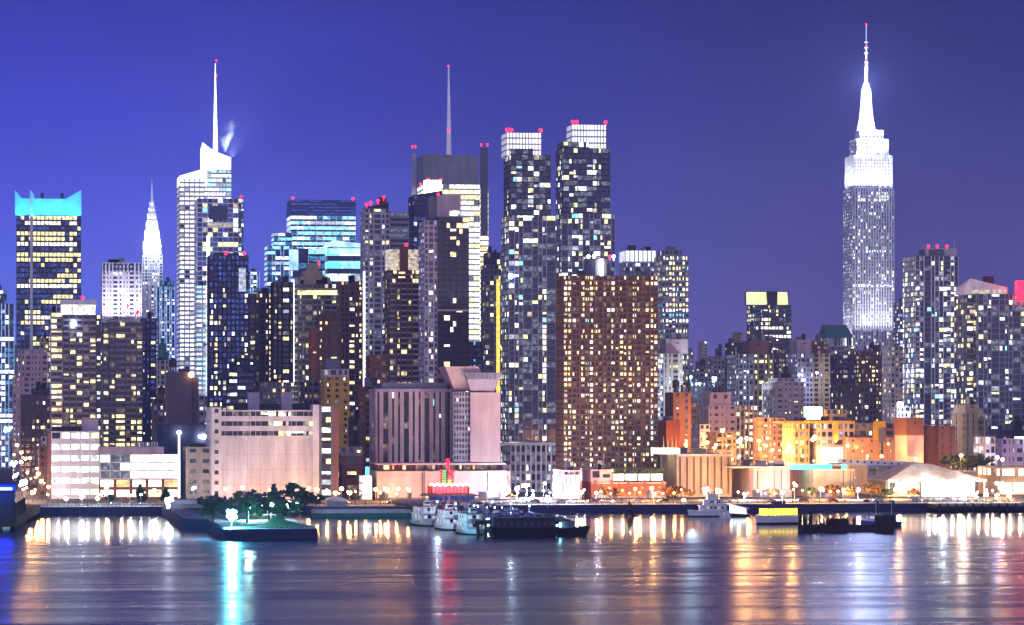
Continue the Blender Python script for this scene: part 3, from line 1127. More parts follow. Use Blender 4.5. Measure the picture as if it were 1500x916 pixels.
for B_, y in ((B, 313),):
    B_.plant(1, B_.z(217), 'dark', 3, B_.u(846), B_.u(880))
# brown apartment slab
B = Bld('apartment_slab', 'broad brown brick apartment slab full of lit windows behind the riverside trees', 814, 964, 1500, 22, 'apartment block', cap=100)


def slabfun(f, b):
    k = 1.0
    if .35 < b < .5:
        k *= .45
    if f > .62 and b > .3:
        k *= .75
    return k * (1.1 if b < .12 or b > .88 else 1)


B.full(404, S(2.42, 2.0, .28, .38, 'brown', 'rust', 'glass', 'dim', .28, .42, [('lit_warm', 5), ('lit_white', 5), ('lit_yellow', 3), ('lit_soft', 3), ('lit_amber', 1), ('lit_cyan', .25), ('lit_violet', .15)], pfun=slabfun, colvar=.5))
b = MB()
for k in range(1, 12):
    x = B.W * k / 12
    b.box(x - .25, x + .25, -.5, .2, 0, B.z(404))
b.build('pier_strip', 'rust', B.root)
b = MB()
b.tube([(6.1, B.z(404) - .5), (6.1, B.z(379)), (5.6, B.z(378))], B.u(880), 9, 20)
b.build('roof_drum', 'slate', B.root)
b = MB()
b.box(B.u(881), B.u(884), 1.6, 2.4, B.z(404), B.z(380))
b.build('light_line', 'bulbwhite', B.root)
b = MB()
b.box(.2, B.W - .2, -.62, -.005, 0, .22)
sl = b.mesh('slab_edge', 'brick')
nfl = round(B.z(404) / 2.42)
for k in range(1, nfl):
    put('slab_edge', sl, B.root, (0, 0, B.z(404) * k / nfl))
for p, m in ((862, 'bulbblue'), (870, 'bulbwhite'), (893, 'beaconred'), (899, 'bulbblue')):
    B.beacon(p, 376, 7, .9, m)
B.plant(4, B.z(404), 'brown', 2.5)

# white topped block, grey stepped tower
B = Bld('office_building', 'office block whose top is a row of glaring white slots', 907, 961, 2400, 26, cap=60)
B.full(385, S(3.4, 2.8, .35, .35, 'mauve', None, 'glass', 'dimcool', .3, .25, COOL))
B.block('lantern_crown', 0, B.W, 0, B.d, B.z(385), B.z(367), S(9, 3.2, .3, .15, 'white', None, 'lantern', 'dimcool', 0, 0))
B = Bld('stepped_tower', 'grey stone tower with rows of yellow office windows and a stepped cap', 958, 1009, 2300, 30, 'tower', cap=90)
B.full(375, S(3.7, 2.5, .35, .4, 'conc', 'pale', 'glass', 'dimcool', .3, .4, [('lit_yellow', 5), ('lit_white', 4), ('lit_cyan', 1.2)], floorp=.45, colvar=.3))
B.tier('upper_tier', 973, 999, 366, 376, S(4, 3, .4, .4, 'conc', None, 'glass', 'dim', .2, .1), 4)
B.plain('rooftop_housing', 978, 990, 361, 368, 'slate', 8, 14)

# glowing glass lantern
B = Bld('lantern_tower', 'dark office tower topped by a sloped yellow green glass lantern', 1094, 1159, 2900, 36, 'tower', cap=70)
B.full(447, S(3.8, 3.4, .2, .35, 'dark', 'slate', 'glass', 'dimcool', .25, .3, [('lit_yellow', 4), ('lit_white', 3), ('lit_cyan', 1)], floorp=.5))
for pa, pb in ((1097, 1124), (1139, 1155)):
    n = 5 if pb - pa > 20 else 3
    for k in range(n):
        b = MB()
        ua, ub = B.u(pa) + (B.u(pb) - B.u(pa)) * (k + .08) / n, B.u(pa) + (B.u(pb) - B.u(pa)) * (k + .92) / n
        b.hexa([(ua, 0, B.z(446)), (ub, 0, B.z(446)), (ub, 12, B.z(446)), (ua, 12, B.z(446)), (ua, 4, B.z(428)), (ub, 4, B.z(428)), (ub, 12, B.z(428)), (ua, 12, B.z(428))])
        b.build('glass_panel', 'lanterngreen', B.root)
B.plain('core', 1097, 1156, 427, 447, 'slate', 12.5, 30)
B.plain('core', 1124, 1139, 427, 447, 'dark', 2, 12)

# Art Deco giant with floodlit top
B = Bld('floodlit_skyscraper', 'great art deco skyscraper with floodlit white upper storeys and a tall antenna mast', 1235, 1310, 3560, 42, 'skyscraper', cap=100)
sh = S(3.75, 2.9, .42, .26, 'white', 'mauve', 'glassviolet', 'dimcool', .6, .3, [('lit_cool', 3), ('lit_white', 3), ('lit_yellow', 2), ('lit_softcool', 6)], floorp=.16, colvar=.3)
B.full(276, sh)
B.block('base', -6, B.W + 8, -16, B.d, 0, B.z(512), S(3.75, 3, .45, .4, 'pale', None, 'glassviolet', 'dimcool', .3, .2, OFF))
for k in range(5):  # floodlights added on the base to brighten the shaft
    B.spot(B.W * (k + .5) / 5, -13, B.z(512) + 2, (B.W * (k + .5) / 5, 0, B.z(330)), 1.1e5, 60, (.82, .84, 1))
    B.spot(-5.4, B.d * (k + .5) / 5, B.z(512) + 2, (0, B.d * (k + .5) / 5, B.z(330)), .35e5, 60, (.82, .84, 1))
fl = S(3.75, 3.2, .5, .42, 'white', None, 'glassviolet', 'dimcool', .5, .25, [('lit_white', 3), ('lit_cool', 3)])
mid = (B.u(1252) + B.u(1309)) / 2
B.block('floodlit_tier', 1.5, B.W - 1.5, 1.5, B.d - 1.5, B.z(276), B.z(228), fl)
B.block('floodlit_tier', 6, B.W - 5, 5, B.d - 5, B.z(228), B.z(203), fl)
B.block('floodlit_tier', 11, B.W - 10, 9, B.d - 9, B.z(203), B.z(190), S(4.2, 4, .5, .5, 'white', None, 'glassviolet', 'dimcool', .3, 0))
pm = B.u(1269.5, 18)
vm = 20
b = MB()
hp = lambda p: p / 4900 * 3600
b.tube([(hp(15), B.z(190)), (hp(13.5), B.z(184)), (hp(10.5), B.z(170)), (hp(8.6), B.z(150)), (hp(7.6), B.z(134)), (hp(7), B.z(130)), (hp(5.5), B.z(126)), (hp(4), B.z(121))], pm, vm, 16)
b.build('mooring_mast', 'white', B.root)
b = MB()
b.ball(pm, vm, B.z(122), hp(5), 12)
b.build('mast_lamp', 'lantern', B.root)
b = MB()
b.tube([(2.0, B.z(120)), (1.9, B.z(92)), (1.2, B.z(90)), (1.1, B.z(60)), (.6, B.z(58)), (.5, B.z(36))], pm, vm, 8)
for y in (60, 68, 76, 90, 98):
    b.tube([(2.6, B.z(y)), (2.6, B.z(y) + 1.2)], pm, vm, 8)
b.build('antenna', 'chrome', B.root)
ld = bpy.data.lights.new('mast_light', 'POINT')
ld.energy = 1.1e6
ld.color = (.45, .55, 1)
ld.shadow_soft_size = 3
o = bpy.data.objects.new('mast_light', ld)
col.objects.link(o)
o.parent = B.root
o.location = (B.u(1269.5, -14), -14, B.z(122))
for y in (36, 69, 90):
    B.beacon(1269, y, 17, 1.3)
for k in range(5):
    x = B.W * (k + .5) / 5
    B.spot(x, -9, B.z(279), (x, 2, B.z(236)), .36e5, 100, (.90, .94, 1))
    B.spot(x, 1, B.z(230), (x, 8, B.z(208)), .25e5, 110, (.90, .94, 1), fix=False)
for k in range(3):
    y = B.d * (k + .5) / 3
    B.spot(-9, y, B.z(279), (2, y, B.z(236)), .36e5, 100, (.90, .94, 1))
    B.spot(pm - 14 + k * 14, -5, B.z(214), (pm - 4 + k * 4, 14, B.z(160)), .4e6, 60, (.88, .92, 1))
    B.spot(pm - 14 + k * 14, -3, B.z(232), (pm - 6 + k * 6, 9, B.z(205)), .5e5, 80, (.88, .92, 1))
B.spot(pm, 10, B.z(118), (pm, vm, B.z(60)), 2e5, 50, (.85, .9, 1), fix=False)

# mansard, pale tower, red roof light
B = Bld('mansard_building', 'office building with a teal mansard roof over a pale lit arcade', 1203, 1252, 2600, 30, cap=50)
st = S(3.6, 3, .3, .4, 'conc', None, 'glass', 'dim', .2, .22)
B.full(508, st)
B.tier('arcade', 1211, 1250, 494, 509, S(7, 2.2, .35, .2, 'lime', None, 'glass', 'dimcool', .3, .3, OFF), 2)
b = MB()
r0 = [(B.u(1209), 1, B.z(495)), (B.u(1251), 1, B.z(495)), (B.u(1251), 28, B.z(495)), (B.u(1209), 28, B.z(495))]
r1 = [(B.u(1214), 7, B.z(476)), (B.u(1243), 7, B.z(476)), (B.u(1243), 22, B.z(476)), (B.u(1214), 22, B.z(476))]
b.loft([r0, r1])
b.build('mansard_roof', 'teal', B.root)
B = Bld('slim_tower', 'slim pale tower with a red glowing roof lamp beside the floodlit skyscraper', 1309, 1336, 3000, 22, 'tower', cap=40)
B.full(443, S(3.5, 2.6, .35, .35, 'conc', 'slate', 'glassblue', 'dimcool', .3, .25, COOL))
b = MB()
b.box(B.u(1326), B.u(1333), 2, 5, B.z(443), B.z(424))
b.build('red_roof_lamp', 'redsign', B.root)

# right hand apartment towers
B = Bld('residential_tower', 'tall residential tower with balconies, white grid and red lights on a round roof', 1331, 1406, 1900, 28, 'tower', cap=100)
B.tier('wall', 1341, 1404, 375, None, S(3.0, 3.0, .14, .22, 'chrome', 'slate', 'glassblue', 'dimcool', .26, .32, MIX, pfun=lambda f, b: 1.35 - .6 * f, colvar=.9))
B.plain('rooftop_housing', 1356, 1402, 364, 376, 'pale', 3, 20)
b = MB()
b.tube([(8.5, B.z(380)), (8.5, B.z(366)), (7.9, B.z(365))], B.u(1374), 10, 18)
b.build('roof_drum', 'slate', B.root)
B.mast(1398, 350, 376, .25, 8)
B.mast(1352, 356, 376, .25, 8)
b = MB()
b.box(0, 2.6, -1.1, -.01, 0, .2)
b.box(0, 2.6, -1.1, -1.02, .2, 1.1)
bal = b.mesh('balcony', 'pale')
for k in range(4, 41):
    for x in (B.u(1342), B.u(1386)):
        put('balcony', bal, B.root, (x, 0, k * 3.0))
for p in (1360, 1373, 1387):
    B.beacon(p, 361, 8, 1.1)
B = Bld('residential_tower', 'wide blue grey residential tower with a sloping white roof screen', 1413, 1540, 1700, 26, 'tower', cap=100)
st = S(3.0, 2.9, .12, .24, 'conc', 'slate', 'glassblue', 'dimcool', .3, .2, [('lit_white', 5), ('lit_cool', 3), ('lit_yellow', 3), ('lit_softcool', 3), ('lit_cyan', .5)], colvar=.5)
B.tier('wall', 1433, 1540, 431, None, st)
B.tier('balcony_bay', 1416, 1433, 437, None, S(3.0, 3.4, .1, .3, 'slate', None, 'glass', 'dim', .2, .3), 6)
b = MB()
b.prism([(B.u(1417), 6), (B.u(1424), 3), (B.u(1478), 3), (B.u(1478), 22), (B.u(1417), 22)], B.z(431), [B.z(421), B.z(408), B.z(421), B.z(421), B.z(421)])
b.build('roof_screen', 'white', B.root)
B.plain('lit_slot', 1424, 1474, 425, 430.5, 'lit_soft', 2.4, 4)
B.plain('rooftop_housing', 1444, 1456, 405, 415, 'dark', 10, 16)
b = MB()
b.box(B.u(1489), B.u(1513), -1.5, 2, B.z(441), B.z(412))
b.build('neon_sign', 'redsign', B.root)

# ------------------------------------------------------------------ middle distance, left half
B = Bld('navy_tower', 'dark navy tower with a plain top and scattered yellow windows, red lights on its roof', 303, 364, 1900, 24, 'tower', cap=90)
B.full(374, S(3.1, 2.6, .3, .3, 'navy', None, 'glassblue', 'dimblue', .5, .28, [('lit_yellow', 4), ('lit_white', 3), ('lit_cool', 1), ('lit_soft', 2)], pfun=lambda f, b: 0 if f > .84 else (1.3 if .2 < f < .6 else .7)))
B.plain('glass_corner', 350, 360, 393, 427, 'lit_softcool', -.4, 1)
for p in (331, 357):
    B.beacon(p, 371, 2, 1.2)
B.plain('rooftop_housing', 316, 350, 371, 375, 'dark', 3, 14)

B = Bld('apartment_tower', 'dark brown apartment tower dotted with warm windows right of the navy tower', 362, 402, 1960, 22, 'tower', cap=70)
B.full(430, S(3.1, 2.8, .35, .35, 'plum', 'brown', 'glass', 'dim', .14, .34, [('lit_amber', 3), ('lit_warm', 4), ('lit_white', 3), ('lit_soft', 2)], colvar=.9))
B = Bld('apartment_tower', 'near black apartment tower with few lights in front of the narrow cyan tower', 396, 430, 1900, 20, 'tower', cap=60)
B.full(413, S(3.1, 2.6, .35, .35, 'black', 'dark', 'glass', 'dim', .14, .2, RES))
B.plant(3, B.z(413), 'dark', 4)
B = Bld('pyramid_tower', 'tower with a stepped pyramid roof, yellow lit top floor and a line of white lights', 424, 499, 2050, 28, 'tower', cap=90)
B.tier('wall', 430, 498, 416, None, S(3.3, 3, .3, .32, 'olive', 'conc', 'glass', 'dim', .25, .26, [('lit_yellow', 4), ('lit_warm', 2), ('lit_soft', 3), ('lit_softcool', 2), ('lit_white', 2)]))
b = MB()
for k, (a, c, y0, y1) in enumerate(((440, 480, 417, 405), (446, 474, 405, 396), (452, 469, 396, 386))):
    b.box(B.u(a), B.u(c), 2 + 3 * k, 24 - 3 * k, B.z(y0) - (.3 if k else 0), B.z(y1))
b.build('stepped_roof', 'tan', B.root)
b = MB()
b.box(B.u(436), B.u(496), -.3, .3, B.z(432), B.z(425.5))
b.build('lit_floor', 'lit_yellow', B.root)
b = MB()
for k in range(40):
    z = B.z(600) + (B.z(412) - B.z(600)) * k / 40
    b.box(B.u(427.5), B.u(430.5), -1, -.2, z, z + 2.6)
b.build('light_string', 'whiteline', B.root)
B.beacon(467, 384, 8, 1)
B = Bld('apartment_tower', 'dark red brick apartment tower with dotted white windows left of the light string', 494, 531, 1990, 22, 'tower', cap=80)
B.full(412, S(3.1, 2.4, .42, .42, 'rust', 'plum', 'glass', 'dim', .12, .34, [('lit_white', 4), ('lit_warm', 4), ('lit_amber', 1)], colvar=1))
B = Bld('brick_tower', 'reddish brown brick tower with a rounded top and few windows', 455, 499, 1840, 20, 'tower', cap=40)
B.tier('wall', 466, 496, 470, None, S(3.2, 3.4, .5, .5, 'brown', 'rust', 'glass', 'dim', .1, .2, WARM), sides='F')
B.tier('side_wing', 456, 466, 480, None, S(3.2, 3.4, .6, .5, 'redbrick', None, 'glass', 'dim', .1, .12, WARM), 1.5)
b = MB()
b.prism([(B.u(468), 2), (B.u(477), 1), (B.u(488), 1), (B.u(494), 2), (B.u(494), 16), (B.u(468), 16)], B.z(470) - .4, [B.z(462), B.z(455), B.z(455), B.z(461), B.z(461), B.z(462)])
b.build('rounded_top', 'brown', B.root)
B = Bld('ochre_building', 'ochre yellow apartment house with a grey penthouse behind the white walled block', 470, 512, 1690, 20, cap=40)
B.full(552, S(3, 5, .6, .5, 'ochre', None, 'glass', 'dimcool', .2, .3, COOL))
B.tier('penthouse', 474, 511, 541, 553, S(3.6, 3, .4, .4, 'pale', None, 'glass', 'dim', .2, .1), 3)
B.plain('rooftop_housing', 477, 497, 525, 542, 'slate', 5, 14)
B = Bld('dark_office', 'dark blue low office with bright strip windows in front of the navy tower', 332, 372, 1720, 20, cap=30)
B.full(545, S(3.4, 4.5, .1, .5, 'navy', None, 'glassblue', 'dim', .1, .3, OFF, floorp=.4, merge=True))
B.plant(3, B.z(545), 'dark', 3)
B = Bld('dark_office', 'dark low block with two lit windows between the ochre house and striped hotel', 510, 548, 1600, 20, cap=20)
B.full(612, S(3.4, 3.4, .3, .5, 'dark', None, 'glass', 'dim', .1, .12, OFF))
B = Bld('redbrick_house', 'small red brick roof block peeping out left of the striped hotel', 526, 562, 1560, 20, cap=20)
B.full(566, S(3.4, 4, .5, .5, 'rust', None, 'glass', 'dim', .1, .1, OFF))

# twin olive slabs
olive = lambda p: S(3.05, 3.3, .22, .38, 'olive', 'mauve', 'glass', 'dim', .2, p, YEL, pfun=lambda f, b: 2.6 if f < .36 else (.55 if f < .9 else .1), colvar=.7)
B = Bld('apartment_slab', 'grey apartment slab with a bright white penthouse and yellow lower windows', 70, 148, 1760, 26, 'apartment block', cap=100)
B.tier('wall', 92, 141, 461, None, olive(.36))
B.tier('side_wing', 74, 92, 458, None, S(3.05, 4.4, .16, .4, 'pale', None, 'glass', 'dim', .1, .55, YEL), 3)
B.tier('side_wing', 141, 148, 461, None, S(3.05, 2, .3, .4, 'slate', None, 'glass', 'dimcool', .2, .4, OFF), 4)
b = MB()
b.box(B.u(89), B.u(142), 1, 18, B.z(447) + .2, B.z(439))
b.build('penthouse_roof', 'white', B.root)
for k in range(3):
    b = MB()
    b.box(B.u(90 + k * 17.5), B.u(105 + k * 17.5), 1.5, 16, B.z(461), B.z(447))
    b.build('penthouse_window', 'lit_white', B.root)
B.beacon(121, 436, 3, 1)
b = MB()
b.ball(B.u(108), -1, B.z(474), 1.5)
b.build('wall_lamp', 'bulbblue', B.root)
B = Bld('apartment_slab', 'brown grey apartment slab with rows of yellow lower windows and antennas on its roof', 149, 209, 1790, 24, 'apartment block', cap=100)
B.full(472, olive(.36))
b = MB()
b.box(B.u(150), B.u(205), -.3, .2, B.z(471.2), B.z(469))
b.build('cornice', 'pale', B.root)
B.plant(4, B.z(472), 'pale', 3)
for p in (186, 192, 198):
    B.mast(p, 452, 472, .25, 6)
B.beacon(187, 448, 5, .9)
B.beacon(202, 457, 5, 1.2)
B = Bld('navy_slab', 'dark blue slab with small yellow windows at the flank of the brown grey slab', 206, 229, 1830, 22, 'apartment block', cap=50)
B.full(466, S(3.05, 2.6, .5, .45, 'navy', None, 'glassblue', 'dimblue', .5, .3, YEL))
# left street wall
B = Bld('stepped_building', 'pink stone stepped building with small windows beside the long lit street', 18, 70, 1980, 26, cap=50)
st = S(3.3, 2.6, .55, .5, 'pink', None, 'glass', 'dim', .2, .16, WARM)
B.full(553, st)
B.tier('upper_tier', 26, 70, 512, 554, st, 4)
B.tier('side_wing', 58, 72, 495, 513, S(3.3, 2.6, .5, .5, 'tan', None, 'glass', 'dim', .2, .2, WARM), 6)
B = Bld('dark_house', 'dark tenement block with a few white windows at the corner of the lit street', 30, 74, 1720, 20, cap=40)
B.full(578, S(3.2, 2.6, .4, .45, 'plum', None, 'glass', 'dim', .2, .14, OFF))
B.tier('penthouse', 46, 72, 569, 579, S(3.2, 3, .5, .5, 'navy', None, 'glass', 'dim', .1, 0), 3)
B = Bld('slim_building', 'slim pale blue lit building wedged between tenement and grey slab', 60, 78, 1640, 20, cap=30)
B.full(640, S(3.2, 2.4, .35, .4, 'mauve', None, 'glassblue', 'dimcool', .4, .3, COOL))
B = Bld('tenement', 'brown tenement with lamp lit front at the river end of the long street', 56, 76, 1500, 40, cap=30)
B.full(655, S(3.2, 2.6, .45, .45, 'brick', None, 'glass', 'dim', .3, .2, WARM))
# behind: ornate and purple
B = Bld('ornate_tower', 'old pale tower with a small ornate top behind the dark blank slab', 228, 252, 2300, 18, 'tower', cap=40)
st = S(3.4, 2.6, .5, .45, 'cream', 'conc', 'glass', 'dim', .2, .22, WARM)
B.full(528, st)
b = MB()
xm = (B.u(230) + B.u(248)) / 2
for k, (w, y0, y1) in enumerate(((7.5, 528, 515), (5.5, 515, 503), (3, 503, 495))):
    b.box(xm - w * .46, xm + w * .46, 4 + k, 13 - k, B.z(y0) - .3, B.z(y1))
b.build('ornate_top', 'teal', B.root)
B = Bld('blank_slab', 'windowless dark purple warehouse slab with a water tank on its roof', 240, 293, 1640, 26, 'warehouse', cap=10)
B.tier('wall', 246, 281, 545, None, S(60, 60, .98, .98, 'plum', None, 'plum', 'plum', 0, 0), sides='')
B.tier('side_wing', 281, 291, 553, None, S(60, 60, .98, .98, 'plum', None, 'plum', 'plum', 0, 0), 2, sides='')
B.tank(253, B.z(545))
B.plain('rooftop_housing', 263, 278, 540, 546, 'plum', 5, 12)
b = MB()
b.ball(B.u(280), -.6, B.z(549), 1.3)
b.build('wall_lamp', 'bulborange', B.root)

# front row, left
B = Bld('white_office', 'low white office block with rows of glaring white strip windows by the water', 69, 147, 1470, 24, 'office block', cap=60)
st = S(4.6, 4.2, .14, .48, 'white', None, 'glass', 'dimcool', .12, .95, [('lit_white', 5), ('lit_cool', 4), ('lit_yellow', 1)], merge=True, colvar=.2)
B.tier('wall', 75, 146, 632, None, st)
B.plain('brick_flank', 70, 75, 634, 735, 'brick', 1, 20)
B.plain('rooftop_housing', 120, 144, 612, 633, 'mauve', 4, 16)
B.plain('rooftop_housing', 76, 118, 625, 633, 'dark', 5, 18)
B = Bld('glass_hall', 'long glaring white glass exhibition hall under a pale roof band', 144, 264, 1465, 30, 'hall', cap=40)
B.full(666, S(4.0, 4.4, .07, .14, 'white', None, 'shopwhite', 'dimcool', 0, 0), y1=702, part='glass_front', sides='F',
       lit=lambda lt, nf, nb, rng: [lt.__setitem__((f, b), 'dim') for f in range(nf) for b in range(nb) if (b < nb * .34 and rng.random() < .75) or rng.random() < .1])
B.tier('wall', 145, 262, 702, None, S(5, 7, .2, .3, 'brick', None, 'shopwarm', 'dim', .2, .4, WARM), .3)
B.plain('roof_band', 144, 240, 655, 665.5, 'mauve', -.6, 29)
b = MB()
for k in range(9):
    b.box(B.u(198 + k * 4), B.u(200.5 + k * 4), 6, 8, B.z(655), B.z(648))
b.build('roof_fans', 'steel', B.root)
B.plain('lit_pylon', 261, 264, 634, 730, 'lantern', -2.5, -.5)
B = Bld('navy_shed', 'dark blue flat shed roof with a white floodlight behind the glass hall', 226, 308, 1530, 30, 'shed', cap=10)
B.full(622, S(9, 9, .9, .8, 'navy', None, 'glassblue', 'dim', .1, 0))
for p, r in ((298, 1.1), (293, .8), (262, .9)):
    b = MB()
    b.ball(B.u(p), -1.5, B.z(640 if p > 280 else 634), r)
    b.build('floodlight', 'bulbwhite', B.root)
B = Bld('banded_building', 'three storey building with orange lit bands left of the big white wall', 268, 311, 1462, 30, cap=20)
B.full(655, S(4.6, 6, .5, .62, 'cream', None, 'glass', 'dim', .3, .1, WARM))
B.plain('rooftop_housing', 279, 301, 650, 656, 'dark', 4, 12)

# big white wall
B = Bld('white_walled_block', 'big white windowless block with three dark strip window rows under its roof', 305, 496, 1450, 40, 'warehouse', cap=60)
ua, ub = B.u(324), B.u(458)
zt, z3 = B.z(601), B.z(644)
B.block('blank_wall', ua - .5, ub + .5, 0, B.d, 0, z3, S(60, 90, .99, .99, 'white', None, 'white', 'white', 0, 0), '')


def officelights(lt, nf, nb, rng):
    for f in range(nf):
        for b in range(nb):
            lt.pop((f, b), None)
            x = b / nb
            if (f == 2 and .42 < x < .75) or (f == 1 and .45 < x < .95) or (f == 0 and .58 < x < 1):
                if rng.random() < .85:
                    lt[f, b] = rng.choice(['lit_white', 'lit_yellow', 'lit_white', 'lit_cool', 'lit_soft'])
            elif rng.random() < .2:
                lt[f, b] = 'dim'


B.block('upper_storeys', ua - .5, ub + .5, -.6, B.d, z3, zt, S((zt - z3) / 3, 2.6, .06, .52, 'white', None, 'glass', 'dim', .2, .2, OFF), 'F', lit=officelights)
b = MB()
for k in range(1, 7):
    b.box(ua + (ub - ua) * k / 7 - .06, ua + (ub - ua) * k / 7 + .06, -.05, .1, 1, z3 - .4)
for k in range(1, 4):
    b.box(ua, ub, -.04, .1, z3 * k / 4, z3 * k / 4 + .1)
b.build('panel_joint', 'mauve', B.root)
B.tier('stair_tower', 310, 324.4, 597, None, S(4.4, 9, .6, .62, 'white', None, 'glass', 'dim', .1, 0), -1.5)
B.tier('stair_tower', 458.4, 467.5, 593, None, S(60, 60, .98, .98, 'white', None, 'white', 'white', 0, 0), -1.5, sides='')
B.tier('dark_wing', 468, 488, 594, None, S(4.4, 10, .35, .5, 'slate', 'dark', 'glass', 'dim', .1, .9, OFF), 1, sides='F')
B.tier('brick_wing', 488, 496, 594, None, S(4.4, 8, .9, .9, 'brick', None, 'glass', 'dim', .1, 0), 1.5, sides='')
for p in (372, 420):
    B.plain('rooftop_housing', p - 8, p + 8, 575, 602, 'mauve', 8, 18)
B.plain('rooftop_housing', 345, 455, 592, 602, 'dark', 12, 26)
B = Bld('low_brick_house', 'low orange brick house with one lit window next to the block with blank wall', 494, 531, 1480, 20, 'house', cap=10)
B.full(668, S(7, 8, .55, .5, 'brick', None, 'glass', 'dim', .2, .5, YEL))
B.tier('upper_storey', 498, 531, 655, 668, S(4, 4, .5, .5, 'conc', None, 'glass', 'dim', .2, .3, YEL), 2)
B = Bld('lit_entrance', 'narrow white glowing entrance hall between brick house and pink hall', 526, 545, 1440, 14, 'entrance', cap=10)
B.full(697, S(4, 3, .15, .2, 'white', None, 'shopwhite', 'dim', 0, 0))
B.plain('cyan_lamp_box', 536, 541, 684, 698, 'cyanglow', 3, 5)

# striped hotel
B = Bld('striped_hotel', 'brown hotel with tall vertical window slots between pinkish ribs', 541, 662, 1500, 26, 'hotel', cap=40)
zb, zt = B.z(684), B.z(573)
B.block('wall', 0, B.W, 0, B.d, zb, zt, S(3.6, 10.75 * 1500 / 4900, .55, .06, 'pink', 'black', 'glass', 'dim', .06, .05, [('lit_cyan', 3), ('lit_yellow', 2), ('lit_cool', 2)], rec=.9))
b = MB()
b.box(B.u(560), B.u(655), 1, 22, zt - .3, B.z(561))
b.build('roof_storey', 'slate', B.root)
b = MB()
b.box(-.5, B.W + .5, -.6, B.d, zt, zt + 1.0)
b.build('cornice', 'mauve', B.root)
B.block('base', 0, B.W, 1, B.d, 0, zb, S(30, 60, .98, .98, 'pink', None, 'pink', 'pink', 0, 0), '')
B = Bld('pink_slab', 'blank pink slab with a grey gridded flank beside the striped hotel', 657, 734, 1490, 28, 'hotel', cap=20)
B.tier('gridded_flank', 664, 689, 574, 684, S(2.6, 1.3, .35, .4, 'mauve', 'conc', 'glass', 'dimcool', .2, .04, CYAN), 1)
B.tier('wall', 689, 733, 575, None, S(90, 90, .99, .99, 'pink', None, 'pink', 'pink', 0, 0), 0, sides='')
b = MB()
u0, u1 = B.u(652), B.u(734)
b.hexa([(B.u(668), 4, B.z(572)), (B.u(726), 4, B.z(572)), (B.u(726), 24, B.z(572)), (B.u(668), 24, B.z(572)), (u0, 0, B.z(537)), (B.u(700), 0, B.z(537)), (B.u(700), 26, B.z(537)), (u0, 26, B.z(537))])
b.build('flared_top', 'pink', B.root)
b = MB()
b.hexa([(B.u(690), 1, B.z(573)), (B.u(725), 1, B.z(573)), (B.u(725), 22, B.z(573)), (B.u(690), 22, B.z(573)), (B.u(680), -2, B.z(546)), (u1, -2, B.z(546)), (u1, 24, B.z(546)), (B.u(680), 24, B.z(546))])
b.build('flared_storey', 'mauve', B.root)
b = MB()
for k in range(12):
    a = B.u(684) + (B.u(728) - B.u(684)) * k / 12
    b.hexa([(a, -1.9, B.z(556)), (a + .5, -1.9, B.z(556)), (a + .5, -.6, B.z(556)), (a, -.6, B.z(556)), (a, -2.4, B.z(547)), (a + .5, -2.4, B.z(547)), (a + .5, -1.4, B.z(547)), (a, -1.4, B.z(547))])
b.build('flare_ribs', 'conc', B.root)
# pink riverside hall
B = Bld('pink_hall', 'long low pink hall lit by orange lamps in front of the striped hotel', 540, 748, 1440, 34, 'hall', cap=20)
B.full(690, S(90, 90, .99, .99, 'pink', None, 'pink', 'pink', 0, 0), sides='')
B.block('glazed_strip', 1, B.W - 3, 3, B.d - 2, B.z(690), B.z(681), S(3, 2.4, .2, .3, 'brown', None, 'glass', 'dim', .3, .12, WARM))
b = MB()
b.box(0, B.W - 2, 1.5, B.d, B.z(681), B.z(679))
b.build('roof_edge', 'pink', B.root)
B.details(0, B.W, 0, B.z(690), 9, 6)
# podium of the left twin
B = Bld('podium_building', 'white gridded podium building at the foot of the left twin tower', 736, 815, 1560, 26, cap=50)
B.full(652, S(4.4, 2.4, .3, .35, 'white', 'mauve', 'glass', 'dimcool', .35, .22, OFF))
B.plain('roof_edge', 735, 815, 649, 652.3, 'white', -.8, 24)
# columned base
B = Bld('columned_podium', 'pinkish podium with tall violet lit columns near the parking pier', 810, 850, 1438, 30, cap=20)
zt = B.z(689)
B.block('wall', 0, B.W, 1.2, B.d, 0, zt, S(14, 2.4, .4, .2, 'pink', None, 'glassviolet', 'dim', .2, 0), 'FL')
for k in range(7):
    b = MB()
    x = B.W * (k + .5) / 7
    b.tube([(.42, 0), (.36, zt - 2.5)], x, .2, 10)
    b.box(x - .6, x + .6, -.4, .8, zt - 2.5, zt - 2)
    b.build('column', 'white', B.root)
    if k < 5:
        b = MB()
        b.box(x + .9, x + 1.2, .1, .5, 1, 6)
        b.build('violet_uplight', 'bulbviolet', B.root)
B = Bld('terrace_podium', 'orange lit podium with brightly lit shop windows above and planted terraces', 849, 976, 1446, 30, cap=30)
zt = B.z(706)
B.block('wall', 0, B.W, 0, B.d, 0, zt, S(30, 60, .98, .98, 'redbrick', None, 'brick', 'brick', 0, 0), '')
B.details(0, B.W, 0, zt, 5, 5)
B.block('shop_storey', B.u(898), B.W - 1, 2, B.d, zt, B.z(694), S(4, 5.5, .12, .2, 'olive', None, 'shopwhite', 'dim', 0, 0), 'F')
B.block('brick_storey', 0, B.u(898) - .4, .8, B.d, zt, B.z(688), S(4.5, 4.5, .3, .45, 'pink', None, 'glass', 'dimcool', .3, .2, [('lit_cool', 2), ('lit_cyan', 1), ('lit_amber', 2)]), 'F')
b = MB()
for p in (849, 872, 896, 920, 945, 970):
    b.box(B.u(p) - .5, B.u(p) + .5, -.4, .4, 0, zt + .8)
b.build('wall_pier', 'brick', B.root)
rng = random.Random(4)
b = MB()
